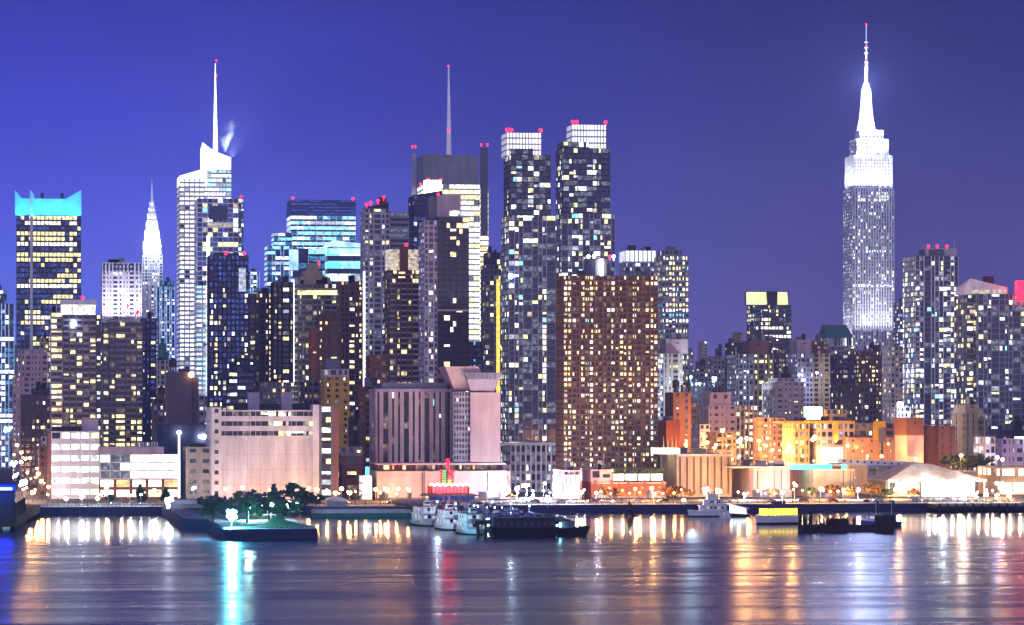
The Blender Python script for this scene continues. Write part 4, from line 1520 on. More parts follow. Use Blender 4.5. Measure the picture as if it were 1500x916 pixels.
for k in range(900):
    x, y, z = rng.uniform(B.u(899), B.W - 1), rng.uniform(.2, 1.8), B.z(694) + rng.random() * 2.2
    d = rng.uniform(.2, .45)
    b.add([(x - d, y, z - d * .4), (x + d, y + rng.uniform(-.3, .3), z - d * .3), (x + d * .3, y + rng.uniform(-.3, .3), z + d)], [(0, 1, 2)])
b.build('terrace_planting', 'leafgreen', B.root)

# ------------------------------------------------------------------ right half, front
B = Bld('orange_box', 'orange red windowless brick box beside the brown apartment slab', 962, 996, 1600, 24, 'warehouse', cap=8)
B.full(616, S(4, 5, .97, .97, 'redbrick', None, 'redbrick', 'redbrick', 0, 0), sides='F')
B.plant(2, B.z(616), 'rust', 2)
for k in range(4):
    B.mast(972 + 6 * k, 640, 662, .3, -1, 'steel', 'vent_pipe')
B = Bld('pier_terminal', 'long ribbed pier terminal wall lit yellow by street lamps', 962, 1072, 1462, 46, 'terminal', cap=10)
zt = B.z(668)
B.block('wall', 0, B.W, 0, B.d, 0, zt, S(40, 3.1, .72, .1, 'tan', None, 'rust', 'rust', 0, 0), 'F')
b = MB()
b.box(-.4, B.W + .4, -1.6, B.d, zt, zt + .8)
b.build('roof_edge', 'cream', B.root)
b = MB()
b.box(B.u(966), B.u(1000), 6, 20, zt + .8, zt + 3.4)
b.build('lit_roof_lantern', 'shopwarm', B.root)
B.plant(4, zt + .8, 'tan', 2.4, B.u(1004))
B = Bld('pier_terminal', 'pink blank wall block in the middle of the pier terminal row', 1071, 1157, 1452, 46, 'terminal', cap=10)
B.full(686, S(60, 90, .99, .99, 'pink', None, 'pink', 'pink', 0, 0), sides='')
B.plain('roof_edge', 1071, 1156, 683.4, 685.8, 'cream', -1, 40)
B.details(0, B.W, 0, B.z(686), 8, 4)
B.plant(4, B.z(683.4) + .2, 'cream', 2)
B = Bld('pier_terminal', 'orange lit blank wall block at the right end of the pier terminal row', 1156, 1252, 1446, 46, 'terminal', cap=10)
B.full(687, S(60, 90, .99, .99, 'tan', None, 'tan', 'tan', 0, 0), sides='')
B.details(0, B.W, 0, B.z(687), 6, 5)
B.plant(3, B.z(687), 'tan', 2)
b = MB()
b.box(B.u(1168), B.u(1244), 4, 18, B.z(687) - .4, B.z(681))
b.build('skylight', 'cyanglow', B.root)

# canopy
B = Bld('canopy_hall', 'broad white canopy roof with sloping ends over a glaring ferry hall', 1296, 1445, 1452, 40, 'hall', cap=20)
b = MB()
ze = B.z(703)
b.loft([[(B.u(1298), -3, ze - .8), (B.u(1443), -3, ze - .8), (B.u(1443), 36, ze - .8), (B.u(1298), 36, ze - .8)],
        [(B.u(1298), -3, ze), (B.u(1443), -3, ze), (B.u(1443), 36, ze), (B.u(1298), 36, ze)],
        [(B.u(1345), 8, B.z(680)), (B.u(1370), 8, B.z(680)), (B.u(1370), 22, B.z(680)), (B.u(1345), 22, B.z(680))]])
b.build('canopy', 'cream', B.root)
for p in (1312, 1340, 1368, 1396, 1424):  # eave spots added to wash the canopy roof with warm light
    B.spot(B.u(p), -9, ze + .6, (B.u(p), 8, ze + 4), 2600, 110, (1, .72, .55))
B.block('glass_front', B.u(1352), B.u(1430), 2, 34, 0, ze - .9, S(8, 4, .06, .1, 'white', None, 'shopwhite', 'dim', 0, 0), 'F')
B.block('side_wing', B.u(1300), B.u(1350), 3, 34, 0, ze - .9, S(8, 6, .3, .3, 'tan', None, 'shopwarm', 'dim', .4, .3, WARM), 'F')
for p in (1300, 1330, 1352, 1380, 1410, 1440):
    b = MB()
    b.tube([(.35, 0), (.35, ze - .8)], B.u(p), -2, 8)
    b.build('post', 'steel', B.root)
B = Bld('ferry_hall', 'long tan two storey ferry building with warm ground floor right of the canopy', 1432, 1560, 1470, 36, 'terminal', cap=20)
B.full(684, S(5.2, 7, .25, .55, 'tan', None, 'shopwarm', 'dim', .2, .1, WARM), y1=706)
B.block('ground_floor', 0, B.W, 1.5, B.d, 0, B.z(706), S(6, 6, .12, .2, 'cream', None, 'shopwarm', 'dim', .3, .2, WARM), 'F')
B = Bld('roof_deck', 'grey sloping parking roof with a row of white portholes along its edge', 1244, 1345, 1500, 34, 'roof deck', cap=10)
zt = B.z(682)
B.block('wall', 0, B.W, 0, B.d, 0, zt, S(7, 6, .3, .5, 'conc', None, 'glass', 'dim', .3, .3, OFF), 'F')
b = MB()
b.hexa([(B.u(1232), 6, zt + .3), (B.u(1344), -1, zt - 1), (B.u(1344), 1, zt - 1), (B.u(1232), 8, zt + .3), (B.u(1232), 6, zt + 3.2), (B.u(1344), -1, zt + 1.6), (B.u(1344), 1, zt + 1.6), (B.u(1232), 8, zt + 3.2)])
b.build('parapet', 'boatwhite', B.root)
for k in range(11):
    b = MB()
    f = (k + .5) / 11
    b.tube([(.5, 0), (.5, .3)], 0, 0, 10)
    o = b.build('porthole', 'black', B.root, (B.u(1236) + (B.u(1340) - B.u(1236)) * f, 5.75 - 6.85 * f, zt + 2.1 - 1.8 * f))
    o.rotation_euler = (R(90), 0, 0)

# right middle
B = Bld('salmon_building', 'salmon coloured loft building with rows of tiny windows and a roof box', 1034, 1112, 1760, 24, cap=60)
B.tier('wall', 1038, 1078, 594, None, S(3.6, 3, .62, .62, 'pink', None, 'glass', 'dim', .2, .06, WARM))
B.tier('side_wing', 1078, 1110, 594, None, S(3.4, 2.6, .35, .4, 'cream', 'brick', 'glass', 'dim', .3, .4, WARM), .6, sides='F')
B.tier('penthouse', 1040, 1071, 575, 594, S(5, 5, .7, .7, 'pink', None, 'glass', 'dim', .1, 0), 4)
B = Bld('gridded_apartment', 'pale gridded apartment tower with a blank brown roof block, left of the pinkish one', 1074, 1134, 1980, 26, 'tower', cap=80)
B.tier('wall', 1078, 1104, 519, None, S(3.1, 2.4, .35, .4, 'pale', 'conc', 'glass', 'dimcool', .35, .26, COOL), sides='FL')
B.tier('side_wing', 1104, 1133, 519, None, S(3.1, 3, .4, .4, 'tan', 'olive', 'glass', 'dim', .2, .25, YEL), .8, sides='F')
B.tier('penthouse', 1098, 1126, 499, 519, S(9, 9, .9, .9, 'brick', None, 'glass', 'dim', .1, 0), 5)
B = Bld('pinkish_building', 'pinkish old loft tower with a stepped top and plain side wall', 1128, 1180, 1850, 26, cap=60)
B.tier('wall', 1131, 1178, 560, None, S(3.3, 3, .6, .55, 'pink', 'cream', 'glass', 'dim', .2, .16, WARM))
B.tier('upper_tier', 1138, 1165, 554, 561, S(4, 4, .6, .6, 'pink', None, 'glass', 'dim', .1, .1), 3)
B.tank(1150, B.z(554))
B = Bld('yellow_apartment', 'apartment tower, left part gridded white and right part yellowish, brown roof box', 1162, 1218, 2040, 26, 'tower', cap=80)
B.tier('wall', 1168, 1191, 518, None, S(3.1, 2.4, .32, .4, 'pale', None, 'glass', 'dimcool', .35, .3, COOL))
B.tier('side_wing', 1191, 1216, 518, None, S(3.1, 3.6, .5, .45, 'tan', 'ochre', 'glass', 'dim', .2, .3, YEL), .8, sides='F')
B.tier('penthouse', 1168, 1189, 498, 518, S(9, 9, .9, .9, 'pink', None, 'glass', 'dim', .1, 0), 5)
B = Bld('beige_apartment', 'beige apartment tower with a pink roof box right of the brown slab', 956, 1001, 1890, 24, 'tower', cap=70)
B.tier('wall', 972, 1000, 518, None, S(3.1, 3.1, .55, .5, 'cream', 'tan', 'glass', 'dim', .2, .18, WARM))
B.tier('side_wing', 962, 972, 518, None, S(3.1, 2, .3, .35, 'pale', None, 'glassblue', 'dimcool', .4, .4, COOL), .6)
B.tier('penthouse', 976, 1008, 497, 518, S(9, 9, .9, .9, 'pink', None, 'glass', 'dim', .1, 0), 5)
B = Bld('plain_brown_block', 'plain brown block with a tank on its roof behind the orange red box', 974, 1012, 1700, 22, cap=20)
B.full(575, S(3.4, 4, .7, .6, 'rust', 'plum', 'glass', 'dim', .1, .05, OFF))
B.tank(990, B.z(575))
B = Bld('orange_low_block', 'low orange lit loft with pilasters and a cornice left of the white lit facade', 1146, 1186, 1600, 26, cap=30)
B.full(620, S(4, 2.4, .45, .4, 'tan', 'ochre', 'glass', 'dim', .4, .2, WARM))
B.plain('cornice', 1147, 1186, 617, 620.3, 'ochre', -.8, 20)
B = Bld('white_lit_loft', 'loft with a glaring white lower floor and yellow roof band', 1184, 1252, 1590, 26, cap=30)
B.full(620, S(4.2, 3.4, .3, .4, 'cream', 'pink', 'glass', 'dim', .4, .25, OFF), y1=655)
B.block('lit_ground_floor', 0, B.W, 0.4, B.d, 0, B.z(655), S(6, 5, .12, .15, 'white', None, 'shopwhite', 'dim', 0, 0), 'F')
B.plain('cornice', 1185, 1252, 616.5, 620.3, 'yellowpaint', -.8, 20)
b = MB()
b.ball(B.u(1192), -2, B.z(641), 1.1)
b.ball(B.u(1189), -2, B.z(644), .8)
b.build('floodlight', 'bulbwarm', B.root)
B = Bld('billboard', 'glowing white green rooftop billboard above the low orange loft', 1173, 1206, 1640, 4, 'billboard')
b = MB()
b.box(0, B.W, 0, .8, B.z(616), B.z(594))
b.build('frame', 'greenpaint', B.root)
b = MB()
b.box(.7, B.W - .7, -.25, .1, B.z(614.5), B.z(596))
b.build('screen', 'screen', B.root)
b = MB()
for k in range(4):
    x = B.W * (k + .5) / 4
    b.bar((x, .4, 0), (x, .4, B.z(616)), .3)
b.build('support', 'steel', B.root)
B = Bld('brick_works', 'orange brick factory with yellow painted frames and a grey lift tower', 1240, 1314, 1580, 26, 'factory', cap=30)
B.tier('wall', 1243, 1311, 641, None, S(5, 5, .8, .75, 'terracotta', 'tan', 'glass', 'dim', .3, .1, WARM), sides='F')
B.tier('upper_storey', 1258, 1310, 620, 641, S(4.6, 4, .35, .4, 'slate', 'brick', 'glass', 'dim', .3, .25, OFF), 2)
for pa, pb in ((1222, 1228), (1280, 1297)):
    B.plain('yellow_frame', pa, pb, 617, 645, 'yellowpaint', -.8, .6)
B.plain('lift_tower', 1288, 1297, 628, 648, 'slate', -2, -.9)
b = MB()
b.bar((B.u(1291), -1.5, 0), (B.u(1291), -1.5, B.z(647)), .4)
b.build('pipe', 'dark', B.root)
B = Bld('pink_chimney_block', 'tall narrow pink block with a dark brick top behind the canopy', 1327, 1356, 1545, 22, 'tower block', cap=8)
B.tier('wall', 1329, 1353, 638, None, S(60, 60, .98, .98, 'pink', None, 'pink', 'pink', 0, 0), sides='')
B.tier('brick_top', 1328, 1353, 612, 638, S(12, 8, .9, .9, 'rust', None, 'glass', 'dim', .1, 0), -.5, sides='F')
B = Bld('brown_store', 'brown brick storehouse with a column of small green lit windows', 1353, 1399, 1560, 26, 'warehouse', cap=12)
B.full(624, S(3, 4.4, .82, .55, 'rust', 'brown', 'glass', 'dim', .1, 0), lit=lambda lt, nf, nb, rng: [lt.__setitem__((f, nb // 2), 'lit_green') for f in range(int(nf * .55))])
B = Bld('tan_stepped_block', 'tan stepped apartment block with a small raised centre right of the storehouse', 1394, 1444, 1620, 24, cap=40)
st = S(3.3, 3.6, .6, .5, 'tan', 'olive', 'glass', 'dim', .2, .08, YEL)
B.full(605, st)
B.tier('upper_tier', 1414, 1434, 593, 605, S(6, 6, .8, .8, 'tan', None, 'glass', 'dim', .1, 0), 3)
B = Bld('white_low_house', 'low white house with tall lit windows beside the leafy bank', 1426, 1458, 1545, 20, 'house', cap=20)
B.full(640, S(4.5, 2, .3, .3, 'white', None, 'glass', 'dim', .3, .45, COOL))
B = Bld('white_low_house', 'low violet tinted house with a flat white roof at the edge of the city', 1450, 1500, 1560, 20, 'house', cap=20)
B.full(643, S(4, 3, .5, .5, 'mauve', None, 'glass', 'dim', .3, .12, OFF))
B = Bld('lit_signboard', 'glaring white lit signboard on posts at the right edge', 1484, 1506, 1580, 3, 'billboard')
b = MB()
b.box(0, B.W, 0, .6, B.z(663), B.z(640))
b.build('screen', 'screen', B.root)
b = MB()
for k in (.2, .8):
    b.bar((B.W * k, .3, 0), (B.W * k, .3, B.z(663)), .3)
b.build('support', 'steel', B.root)

# filler blocks between the towers, each a building of its own
FILL = [
    ('grey block with a stepped brown top left of the lantern tower', 1010, 1042, 540, 2200, 'conc', RES, .15, 1),
    ('distant pinkish tower with a pointed roof far behind the grey rooftops', 1022, 1036, 500, 3300, 'pink', COOL, .05, 0),
    ('dark block with blue white lit floors beside the salmon building', 1000, 1034, 560, 1900, 'dark', COOL, .22, 1),
    ('pale brown block under the lantern tower with a flat top', 1036, 1062, 522, 2350, 'conc', RES, .15, 0),
    ('dark tower with a bulky roof tank just left of the lantern tower', 1062, 1090, 502, 2450, 'dark', RES, .12, 1),
    ('slim tan tower with a small roof cube behind the bulky roof tank', 1072, 1088, 487, 2800, 'tan', RES, .1, 0),
    ('blue shadowed block between the lantern tower and the yellowish apartments', 1130, 1170, 512, 2300, 'plum', RES, .12, 1),
    ('brown roofed block directly below the lantern tower', 1096, 1132, 492, 2500, 'dark', RES, .2, 1),
    ('dark stepped block with an orange lit rooftop left of the teal mansard', 1186, 1212, 500, 2300, 'rust', WARM, .2, 1),
    ('dark blue office block below the teal mansard roof', 1212, 1252, 520, 2150, 'navy', RES, .1, 0),
    ('brownish block with many small yellow windows right below the floodlit skyscraper', 1246, 1298, 515, 2350, 'brown', YEL, .35, 1),
    ('cream apartment tower with a white roof box below the floodlit skyscraper', 1292, 1330, 508, 2000, 'cream', RES, .2, 2),
    ('dark tower with amber windows beside the balcony tower', 1322, 1346, 532, 1960, 'plum', WARM, .35, 0),
    ('shadowed block with blue white windows behind the brick factory', 1216, 1250, 575, 1750, 'dark', OFF, .2, 1),
    ('grey violet block with lit top row above the white lit loft', 1246, 1284, 568, 1820, 'plum', OFF, .18, 0),
    ('pale low block with dark windows between factory and pink block', 1298, 1334, 596, 1680, 'pale', COOL, .22, 0),
    ('dark block with a pale rooftop behind the pinkish loft tower', 1112, 1146, 545, 2080, 'slate', RES, .2, 1),
    ('narrow grey tower with cool lit floors left of the pinkish loft tower', 1118, 1134, 572, 1800, 'conc', COOL, .3, 0),
    ('brick block with warm windows right of the salmon building', 1104, 1150, 612, 1690, 'terracotta', WARM, .4, 0),
    ('low tan house in the lamplight below the salmon building', 1036, 1078, 634, 1600, 'tan', WARM, .25, 0),
    ('pale low shed in the lamplight beside the orange red box', 1012, 1040, 622, 1650, 'pale', WARM, .25, 0),
    ('dark block with scattered lights behind the tan stepped block', 1396, 1432, 540, 2050, 'plum', RES, .3, 1),
    ('dark low office roofs below the wide blue grey tower', 1444, 1520, 630, 1640, 'navy', OFF, .12, 1),
    ('yellow brick block in the lamplight behind the orange loft', 1196, 1240, 600, 1660, 'tan', YEL, .25, 0),
    ('shadowed brown block behind the orange red box, few lights', 1000, 1022, 590, 1720, 'plum', WARM, .12, 1),
    ('dim blue block behind the grey slab and left of the white grid building', 119, 150, 480, 2600, 'slate', COOL, .2, 0),
    ('low blue violet block with cool windows under the art deco skyscraper', 205, 232, 466, 2600, 'mauve', COOL, .3, 0),
    ('small purple roof block left of the windowless slab', 222, 246, 585, 1750, 'plum', OFF, .15, 1),
    ('pale pink slab with white windows right of the windowless slab', 288, 312, 580, 2000, 'mauve', COOL, .4, 0),
    ('dark block with amber windows below the pyramid roofed tower', 440, 474, 560, 1780, 'plum', WARM, .25, 1),
    ('dark grey block behind the roof boxes of the white walled block', 380, 432, 560, 1760, 'slate', RES, .22, 0),
    ('grey tower foot with strip lights between navy and brown towers', 342, 372, 520, 1850, 'navy', YEL, .3, 0),
    ('brown block filling the gap left of the striped hotel', 536, 566, 520, 1760, 'rust', WARM, .2, 0),
    ('shadowed slab behind the flared pink top', 680, 706, 500, 1850, 'navy', [('lit_blue', 5), ('lit_cool', 1)], .2, 0),
]
for lab, a, c, y, Y, m, pal, p, roofs in FILL:
    B = Bld('city_block', lab, a, c, Y, 22, cap=34)
    B.full(y, S(3.2, 2.6, .42, .42, m, None, 'glass', 'dimcool' if pal in (COOL, OFF) else 'dim', .22, p, pal))
    if roofs:
        B.plant(2 + B.rng.randint(0, 2), B.z(y), m, 5)
        if B.rng.random() < .6:
            B.tank(a + (c - a) * .6, B.z(y), 6)
# far low skyline that closes the gaps, one building each
rng = random.Random(77)
far = ['grey', 'brown', 'dark', 'pale', 'rust coloured', 'slate']
for k in range(46):
    px = 1004 + k * 7.3 if k < 32 else 10 + (k - 32) * 40
    Y = rng.uniform(2600, 3400)
    y = rng.uniform(502, 545) if k < 32 else rng.uniform(500, 560)
    B = Bld('distant_block', 'distant city block of plain rooftops far behind the towers', px, px + rng.uniform(9, 20), Y, 20, group='distant city blocks', seed=k, cap=4)
    B.full(y, S(3.6, 3, .45, .45, rng.choice(['conc', 'plum', 'slate', 'dark', 'brick', 'mauve']), None, 'glass', 'dimcool', .25, .14, RES))
    if k % 3 == 0:
        B.plant(1, B.z(y), 'slate', 6)
# the city goes on beyond both edges of the frame
rng = random.Random(5)
for k in range(9):
    px = 1512 + k * 26 if k < 6 else -40 - (k - 6) * 45
    B = Bld('city_block', 'apartment block standing beyond the outermost towers of the riverside', px, px + rng.uniform(20, 40), 1560 + 60 * (k % 3), 24, group='blocks beyond the edges', seed=90 + k, cap=30)
    B.full(rng.uniform(470, 610), S(3.1, 2.8, .35, .4, rng.choice(['conc', 'plum', 'slate', 'brick']), None, 'glass', 'dimcool', .3, .25, RES))
for s_ in ALL:
    s_.finish()

# ------------------------------------------------------------------ waterfront
def P(px, py, z=0):
    """a spot at height z seen at this pixel: ground position"""
    D = (EYE - z) * 4900 / (py - 600)
    Y = YD(px, D)
    return TX(px, Y), Y


# pier park in front of the white walled block
ax, ay = P(330, 792)
cx_, cy_ = P(458, 787)
t = thing('park_pier', 'dark stone park pier with trees and a cyan floodlight jutting into the river', 'pier', (ax, ay, 0))
W = cx_ - ax
L = SHORE - ay + 2
b = MB()
b.prism([(2, 0), (W - 1, 3), (W, 6), (W, L), (-8, L), (-8, 112), (0, 100), (0, 4)], -2, 3.4)
b.build('quay_wall', 'navy', t)
b = MB()
b.prism([(2.5, .6), (W - 1.4, 3.6), (W - .5, 7), (W - .5, L), (-7.5, L), (-7.5, 112.6), (.6, 100.6), (.6, 4.6)], 3.4, 3.65)
b.build('deck', 'slate', t)
b = MB()
rng = random.Random(11)
pts = [(6, 6), (W - 5, 9), (W - 6, L - 8), (-3, L - 8), (6, 100), (7, 20)]
b.prism(pts, 3.65, 3.85)
b.build('lawn', 'lawn', t)
b = MB()
for k in range(18):
    x = 1 + (W - 2) * k / 17
    b.bar((x, 1.2 + 2.6 * k / 17, 3.6), (x, 1.2 + 2.6 * k / 17, 4.7), .05)
b.bar((1, 1.2, 4.7), (W - 1, 3.8, 4.7), .05)
b.bar((1, 1.2, 4.2), (W - 1, 3.8, 4.2), .05)
b.build('railing', 'steel', t)
b = MB()
b.loft([[(12, 16, 3.8), (W - 2, 18, 3.8), (W - 3, 40, 3.8), (14, 40, 3.8)], [(15, 19, 5.0), (W - 12, 22, 6.6), (W - 12, 34, 6.6), (18, 34, 5.0)]])
b.build('grass_mound', 'lawn', t)
PARK = (ax, ay, W, L)

# parking pier
dx0, dy0 = P(718, 787)
ex, ey = P(822, 787)
t = thing('parking_pier', 'long dark parking pier covered with cars behind the three small ferries', 'pier', (dx0, dy0, 0))
W2 = ex - dx0
L2 = SHORE - dy0 + 2
b = MB()
b.box(-3, W2 + 6, 14, L2, 3.6, 4.9)
b.build('deck', 'dark', t)
b = MB()
b.box(-3.4, W2 + 6.4, 13.6, L2, 4.9, 5.15)
b.build('kerb_beam', 'slate', t)
for k in range(12):
    b = MB()
    b.tube([(.5, -3), (.5, 3.7)], -2 + (W2 + 7) * k / 11, 15, 8)
    b.build('pile', 'timber', t)
    b = MB()
    b.tube([(.5, -3), (.5, 3.7)], -2 + (W2 + 7) * k / 11, 60, 8)
    b.build('pile', 'timber', t)

# the black barges moored before it
t = thing('black_barge', 'long black flat barge moored at the head of the parking pier', 'barge', (dx0, dy0, 0))
b = MB()
b.loft([[(1.5, 1, -.5), (W2 - 1, 1, -.5), (W2 - 1, 10, -.5), (1.5, 10, -.5)], [(0, 0, 3.1), (W2, 0, 3.1), (W2, 11, 3.1), (0, 11, 3.1)]])
b.build('hull', 'black', t)
b = MB()
b.box(1.5, W2 - 1, 2, 9, 3.1, 6.2)
b.build('deck_house', 'dark', t)
b = MB()
b.box(.4, W2 - .4, 1.2, 10, 6.2, 6.5)
b.build('roof', 'slate', t)
b = MB()
for k in range(9):
    b.box(2.5 + k * (W2 - 5) / 8, 3.3 + k * (W2 - 5) / 8, 1.9, 2, 3.6, 5)
b.build('hatch', 'plum', t)
t = thing('black_barge', 'short black work barge with a small warm deck light, right of the long barge', 'barge', (dx0 + W2 + .5, dy0 + 2, 0))
w = P(863, 785)[0] - dx0 - W2 - 1
b = MB()
b.loft([[(.5, .5, -.5), (w - 1.5, .5, -.5), (w - 1.5, 8, -.5), (.5, 8, -.5)], [(0, 0, 2.6), (w, 0, 3.3), (w, 9, 3.3), (0, 9, 2.6)]])
b.build('hull', 'black', t)
b = MB()
b.box(.6, w * .5, 1, 7, 2.6, 4.7)
b.box(.2, w * .55, .6, 7.4, 4.7, 4.95)
b.build('deck_house', 'slate', t)
b = MB()
b.ball(w * .62, 2, 4.9, .35)
b.bar((w * .62, 2, 2.8), (w * .62, 2, 4.7), .07)
b.build('deck_lamp', 'bulbwarm', t)
b = MB()
b.box(-.2, .35, -.15, .1, 3.2, 4.4)
b.build('lit_door', 'bulbcyan', t)


# ---- boats
def hull_loft(L, W, H, bow=.35, flare=.25, seg=9):
    """hull along +Y, bow at y=0"""
    rings = []
    for k in range(seg):
        f = k / (seg - 1)
        wv = W / 2 * min(1, (f / bow) ** .55 + .04) if f < bow else W / 2 * (1 - .06 * (f - bow))
        sheer = H * (1 + .22 * max(0, 1 - f / .5) ** 2)
        y = f * L
        rings.append([(-wv, y - (.9 if k == 0 else 0), sheer), (-wv * (1 - flare), y, -.4), (wv * (1 - flare), y, -.4), (wv, y - (.9 if k == 0 else 0), sheer)])
    return rings


def ferry(label, x, y, rz, L=20, W=7.4, roofm='redpaint', hullm='boatwhite', keel='greenpaint', cabin='lit_softcool', decks=2, name='ferry'):
    t = thing(name, label, 'boat', (x, y, 0), 'ferries moored beside the black barge' if name == 'ferry' else None, rz)
    b = MB()
    b.loft(hull_loft(L, W, 1.7))
    b.build('hull', hullm, t)
    b = MB()
    b.loft([[(p[0] * 1.012, p[1] * 1.0 - .03, min(p[2], .45) if p[2] > 0 else -.45) for p in r] for r in hull_loft(L, W, 1.7)])
    b.build('boot_stripe', keel, t)
    z = 1.75
    for d in range(decks):
        w, a, c = W * (.42 - .03 * d), L * (.16 + .06 * d), L * (.96 - .06 * d)
        b = MB()
        b.prism([(-w * .75, a), (w * .75, a), (w, a + 1.5), (w, c), (-w, c), (-w, a + 1.5)], z, z + 2.5)
        cabin_o = b.build('cabin', hullm, t)
        n = 7
        for side in (-1, 1):
            for k in range(n):
                wn = MB()
                y0 = a + 2 + (c - a - 3) * k / n
                wn.box(side * w - .05, side * w + .05, y0, y0 + (c - a - 3) / n * .7, z + 1.0, z + 2.0)
                wn.build('window', cabin if (k * 7 + d * 3 + int(x)) % 3 else 'glass', cabin_o)
        for k in range(3):
            wn = MB()
            xx = -w * .62 + k * w * .44
            wn.box(xx, xx + w * .36, a - .05, a + .05, z + .9, z + 2.0)
            wn.build('window', cabin if k != 1 else 'glass', cabin_o)
        z += 2.5
        b = MB()
        b.prism([(-w * .9, a - .8), (w * .9, a - .8), (w * 1.12, a + 1), (w * 1.12, c + .5), (-w * 1.12, c + .5), (-w * 1.12, a + 1)], z, z + .22)
        b.build('roof' if d == decks - 1 else 'deck', roofm if d == decks - 1 else hullm, t)
        z += .22
    b = MB()
    b.prism([(-1.1, L * .3), (1.1, L * .3), (1.3, L * .42), (-1.3, L * .42)], z, z + 1.7)
    wh = b.build('wheelhouse', hullm, t)
    wn = MB()
    wn.box(-.95, .95, L * .3 - .06, L * .3 + .03, z + .7, z + 1.4)
    wn.build('window', 'glass', wh)
    b = MB()
    b.tube([(.08, z + 1.5), (.05, z + 5)], 0, L * .4, 6)
    b.bar((-.8, L * .4, z + 3.4), (.8, L * .4, z + 3.4), .05)
    b.build('mast', 'steel', t)
    b = MB()
    for k in range(12):
        f = k / 11
        b.bar((-W * .46, L * (.1 + .86 * f), 1.8), (-W * .46, L * (.1 + .86 * f), 2.7), .04)
        b.bar((W * .46, L * (.1 + .86 * f), 1.8), (W * .46, L * (.1 + .86 * f), 2.7), .04)
    b.bar((-W * .46, L * .1, 2.7), (-W * .46, L * .96, 2.7), .04)
    b.bar((W * .46, L * .1, 2.7), (W * .46, L * .96, 2.7), .04)
    b.build('railing', 'steel', t)
    return t


x, y = P(632, 771)
ferry('small white ferry with a red roof and green waterline, leftmost of the moored three', x, y, R(6), 19, 7.4)
x, y = P(664, 777)
ferry('small white ferry with a dark red roof, in the middle of the moored three', x, y, R(4), 18, 6.8, keel='dark')
x, y = P(698, 784)
t = ferry('white ferry with a grey awning roof and a bright lamp, beside the black barge', x, y, R(2), 20, 8.2, 'slate', keel='dark')
b = MB()
b.ball(4.4, 3, 5.4, .5)
b.bar((4.4, 3, 2), (4.4, 3, 5), .07)
b.build('deck_lamp', 'bulbcyan', t)

# white yacht, broadside
x, y = P(1010, 757)
t = thing('yacht', 'white three deck motor yacht lying at the railing of the terminal quay', 'boat', (x, y, 0), None, R(-88))
Ly = (P(1068, 757)[0] - x) * 1.0
b = MB()
b.loft(hull_loft(Ly, 5.4, 2.3, .4, .2))
b.build('hull', 'boatwhite', t)
b = MB()
b.loft([[(p[0] * 1.012, p[1], min(p[2], .4) if p[2] > 0 else -.45) for p in r] for r in hull_loft(Ly, 5.4, 2.3, .4, .2)])
b.build('boot_stripe', 'dark', t)
for d, (a, c, w) in enumerate(((.26, .94, 2.2), (.36, .84, 1.9), (.46, .72, 1.5))):
    b = MB()
    z = 2.35 + d * 2.2
    b.prism([(-w * .6, Ly * a), (w * .6, Ly * a), (w, Ly * a + 2), (w, Ly * c), (-w, Ly * c), (-w, Ly * a + 2)], z, z + 2.0)
    b.prism([(-w * .7, Ly * a - .6), (w * .7, Ly * a - .6), (w * 1.08, Ly * a + 1.6), (w * 1.08, Ly * c + .8), (-w * 1.08, Ly * c + .8), (-w * 1.08, Ly * a + 1.6)], z + 2.0, z + 2.2)
    dk = b.build('deck_house', 'boatwhite', t)
    for side in (-1, 1):
        for k in range(5):
            wn = MB()
            y0 = Ly * a + 2.4 + (Ly * c - Ly * a - 3) * k / 5
            wn.box(side * w - .05, side * w + .05, y0, y0 + (Ly * c - Ly * a - 3) / 5 * .6, z + .8, z + 1.6)
            wn.build('window', 'lit_soft' if (k + d) % 3 == 0 else 'glass', dk)
b = MB()
b.tube([(.1, 8.8), (.05, 12)], 0, Ly * .55, 6)
b.build('mast', 'steel', t)
# small motor boat next to it
x, y = P(1056, 760)
t = thing('motor_boat', 'small motor boat with a canvas awning lying between yacht and gangway', 'boat', (x, y, 0), None, R(-86))
Lb = P(1069, 760)[0] - x
b = MB()
b.loft(hull_loft(Lb * 1.1, 2, 1.2))
b.build('hull', 'boatwhite', t)
b = MB()
b.prism([(-.8, 1.2), (.8, 1.2), (.8, 3.4), (-.8, 3.4)], 1.2, 2.4)
b.build('cabin', 'boatwhite', t)
b = MB()
b.hexa([(-.9, 1, 3.2), (.9, 1, 3.2), (.9, 3.6, 3.0), (-.9, 3.6, 3.0), (-.9, 1, 3.35), (.9, 1, 3.35), (.9, 3.6, 3.12), (-.9, 3.6, 3.12)])
b.build('awning', 'brick', t)

# yellow lit ferry
x, y = P(1110, 768)
t = thing('lit_ferry', 'white ferry with a glowing yellow main deck, moored beside the dark piling dock', 'boat', (x, y, 0), None, R(-76))
Lf = (P(1186, 770)[0] - x) * 1.04
b = MB()
b.loft(hull_loft(Lf, 6.6, 2.6, .3, .25))
b.build('hull', 'boatwhite', t)
b = MB()
b.loft([[(p[0] * 1.012, p[1], min(p[2], .6) if p[2] > 0 else -.45) for p in r] for r in hull_loft(Lf, 6.6, 2.6, .3, .25)])
b.build('boot_stripe', 'dark', t)
b = MB()
b.prism([(-2.2, Lf * .08), (2.2, Lf * .08), (2.9, Lf * .2), (2.9, Lf * .97), (-2.9, Lf * .97), (-2.9, Lf * .2)], 2.7, 3.3)
dk = b.build('deck', 'boatwhite', t)
b = MB()
b.prism([(-1.9, Lf * .1), (1.9, Lf * .1), (2.6, Lf * .2), (2.6, Lf * .94), (-2.6, Lf * .94), (-2.6, Lf * .2)], 3.3, 5.7)
cb = b.build('cabin', 'cabinyellow', t)
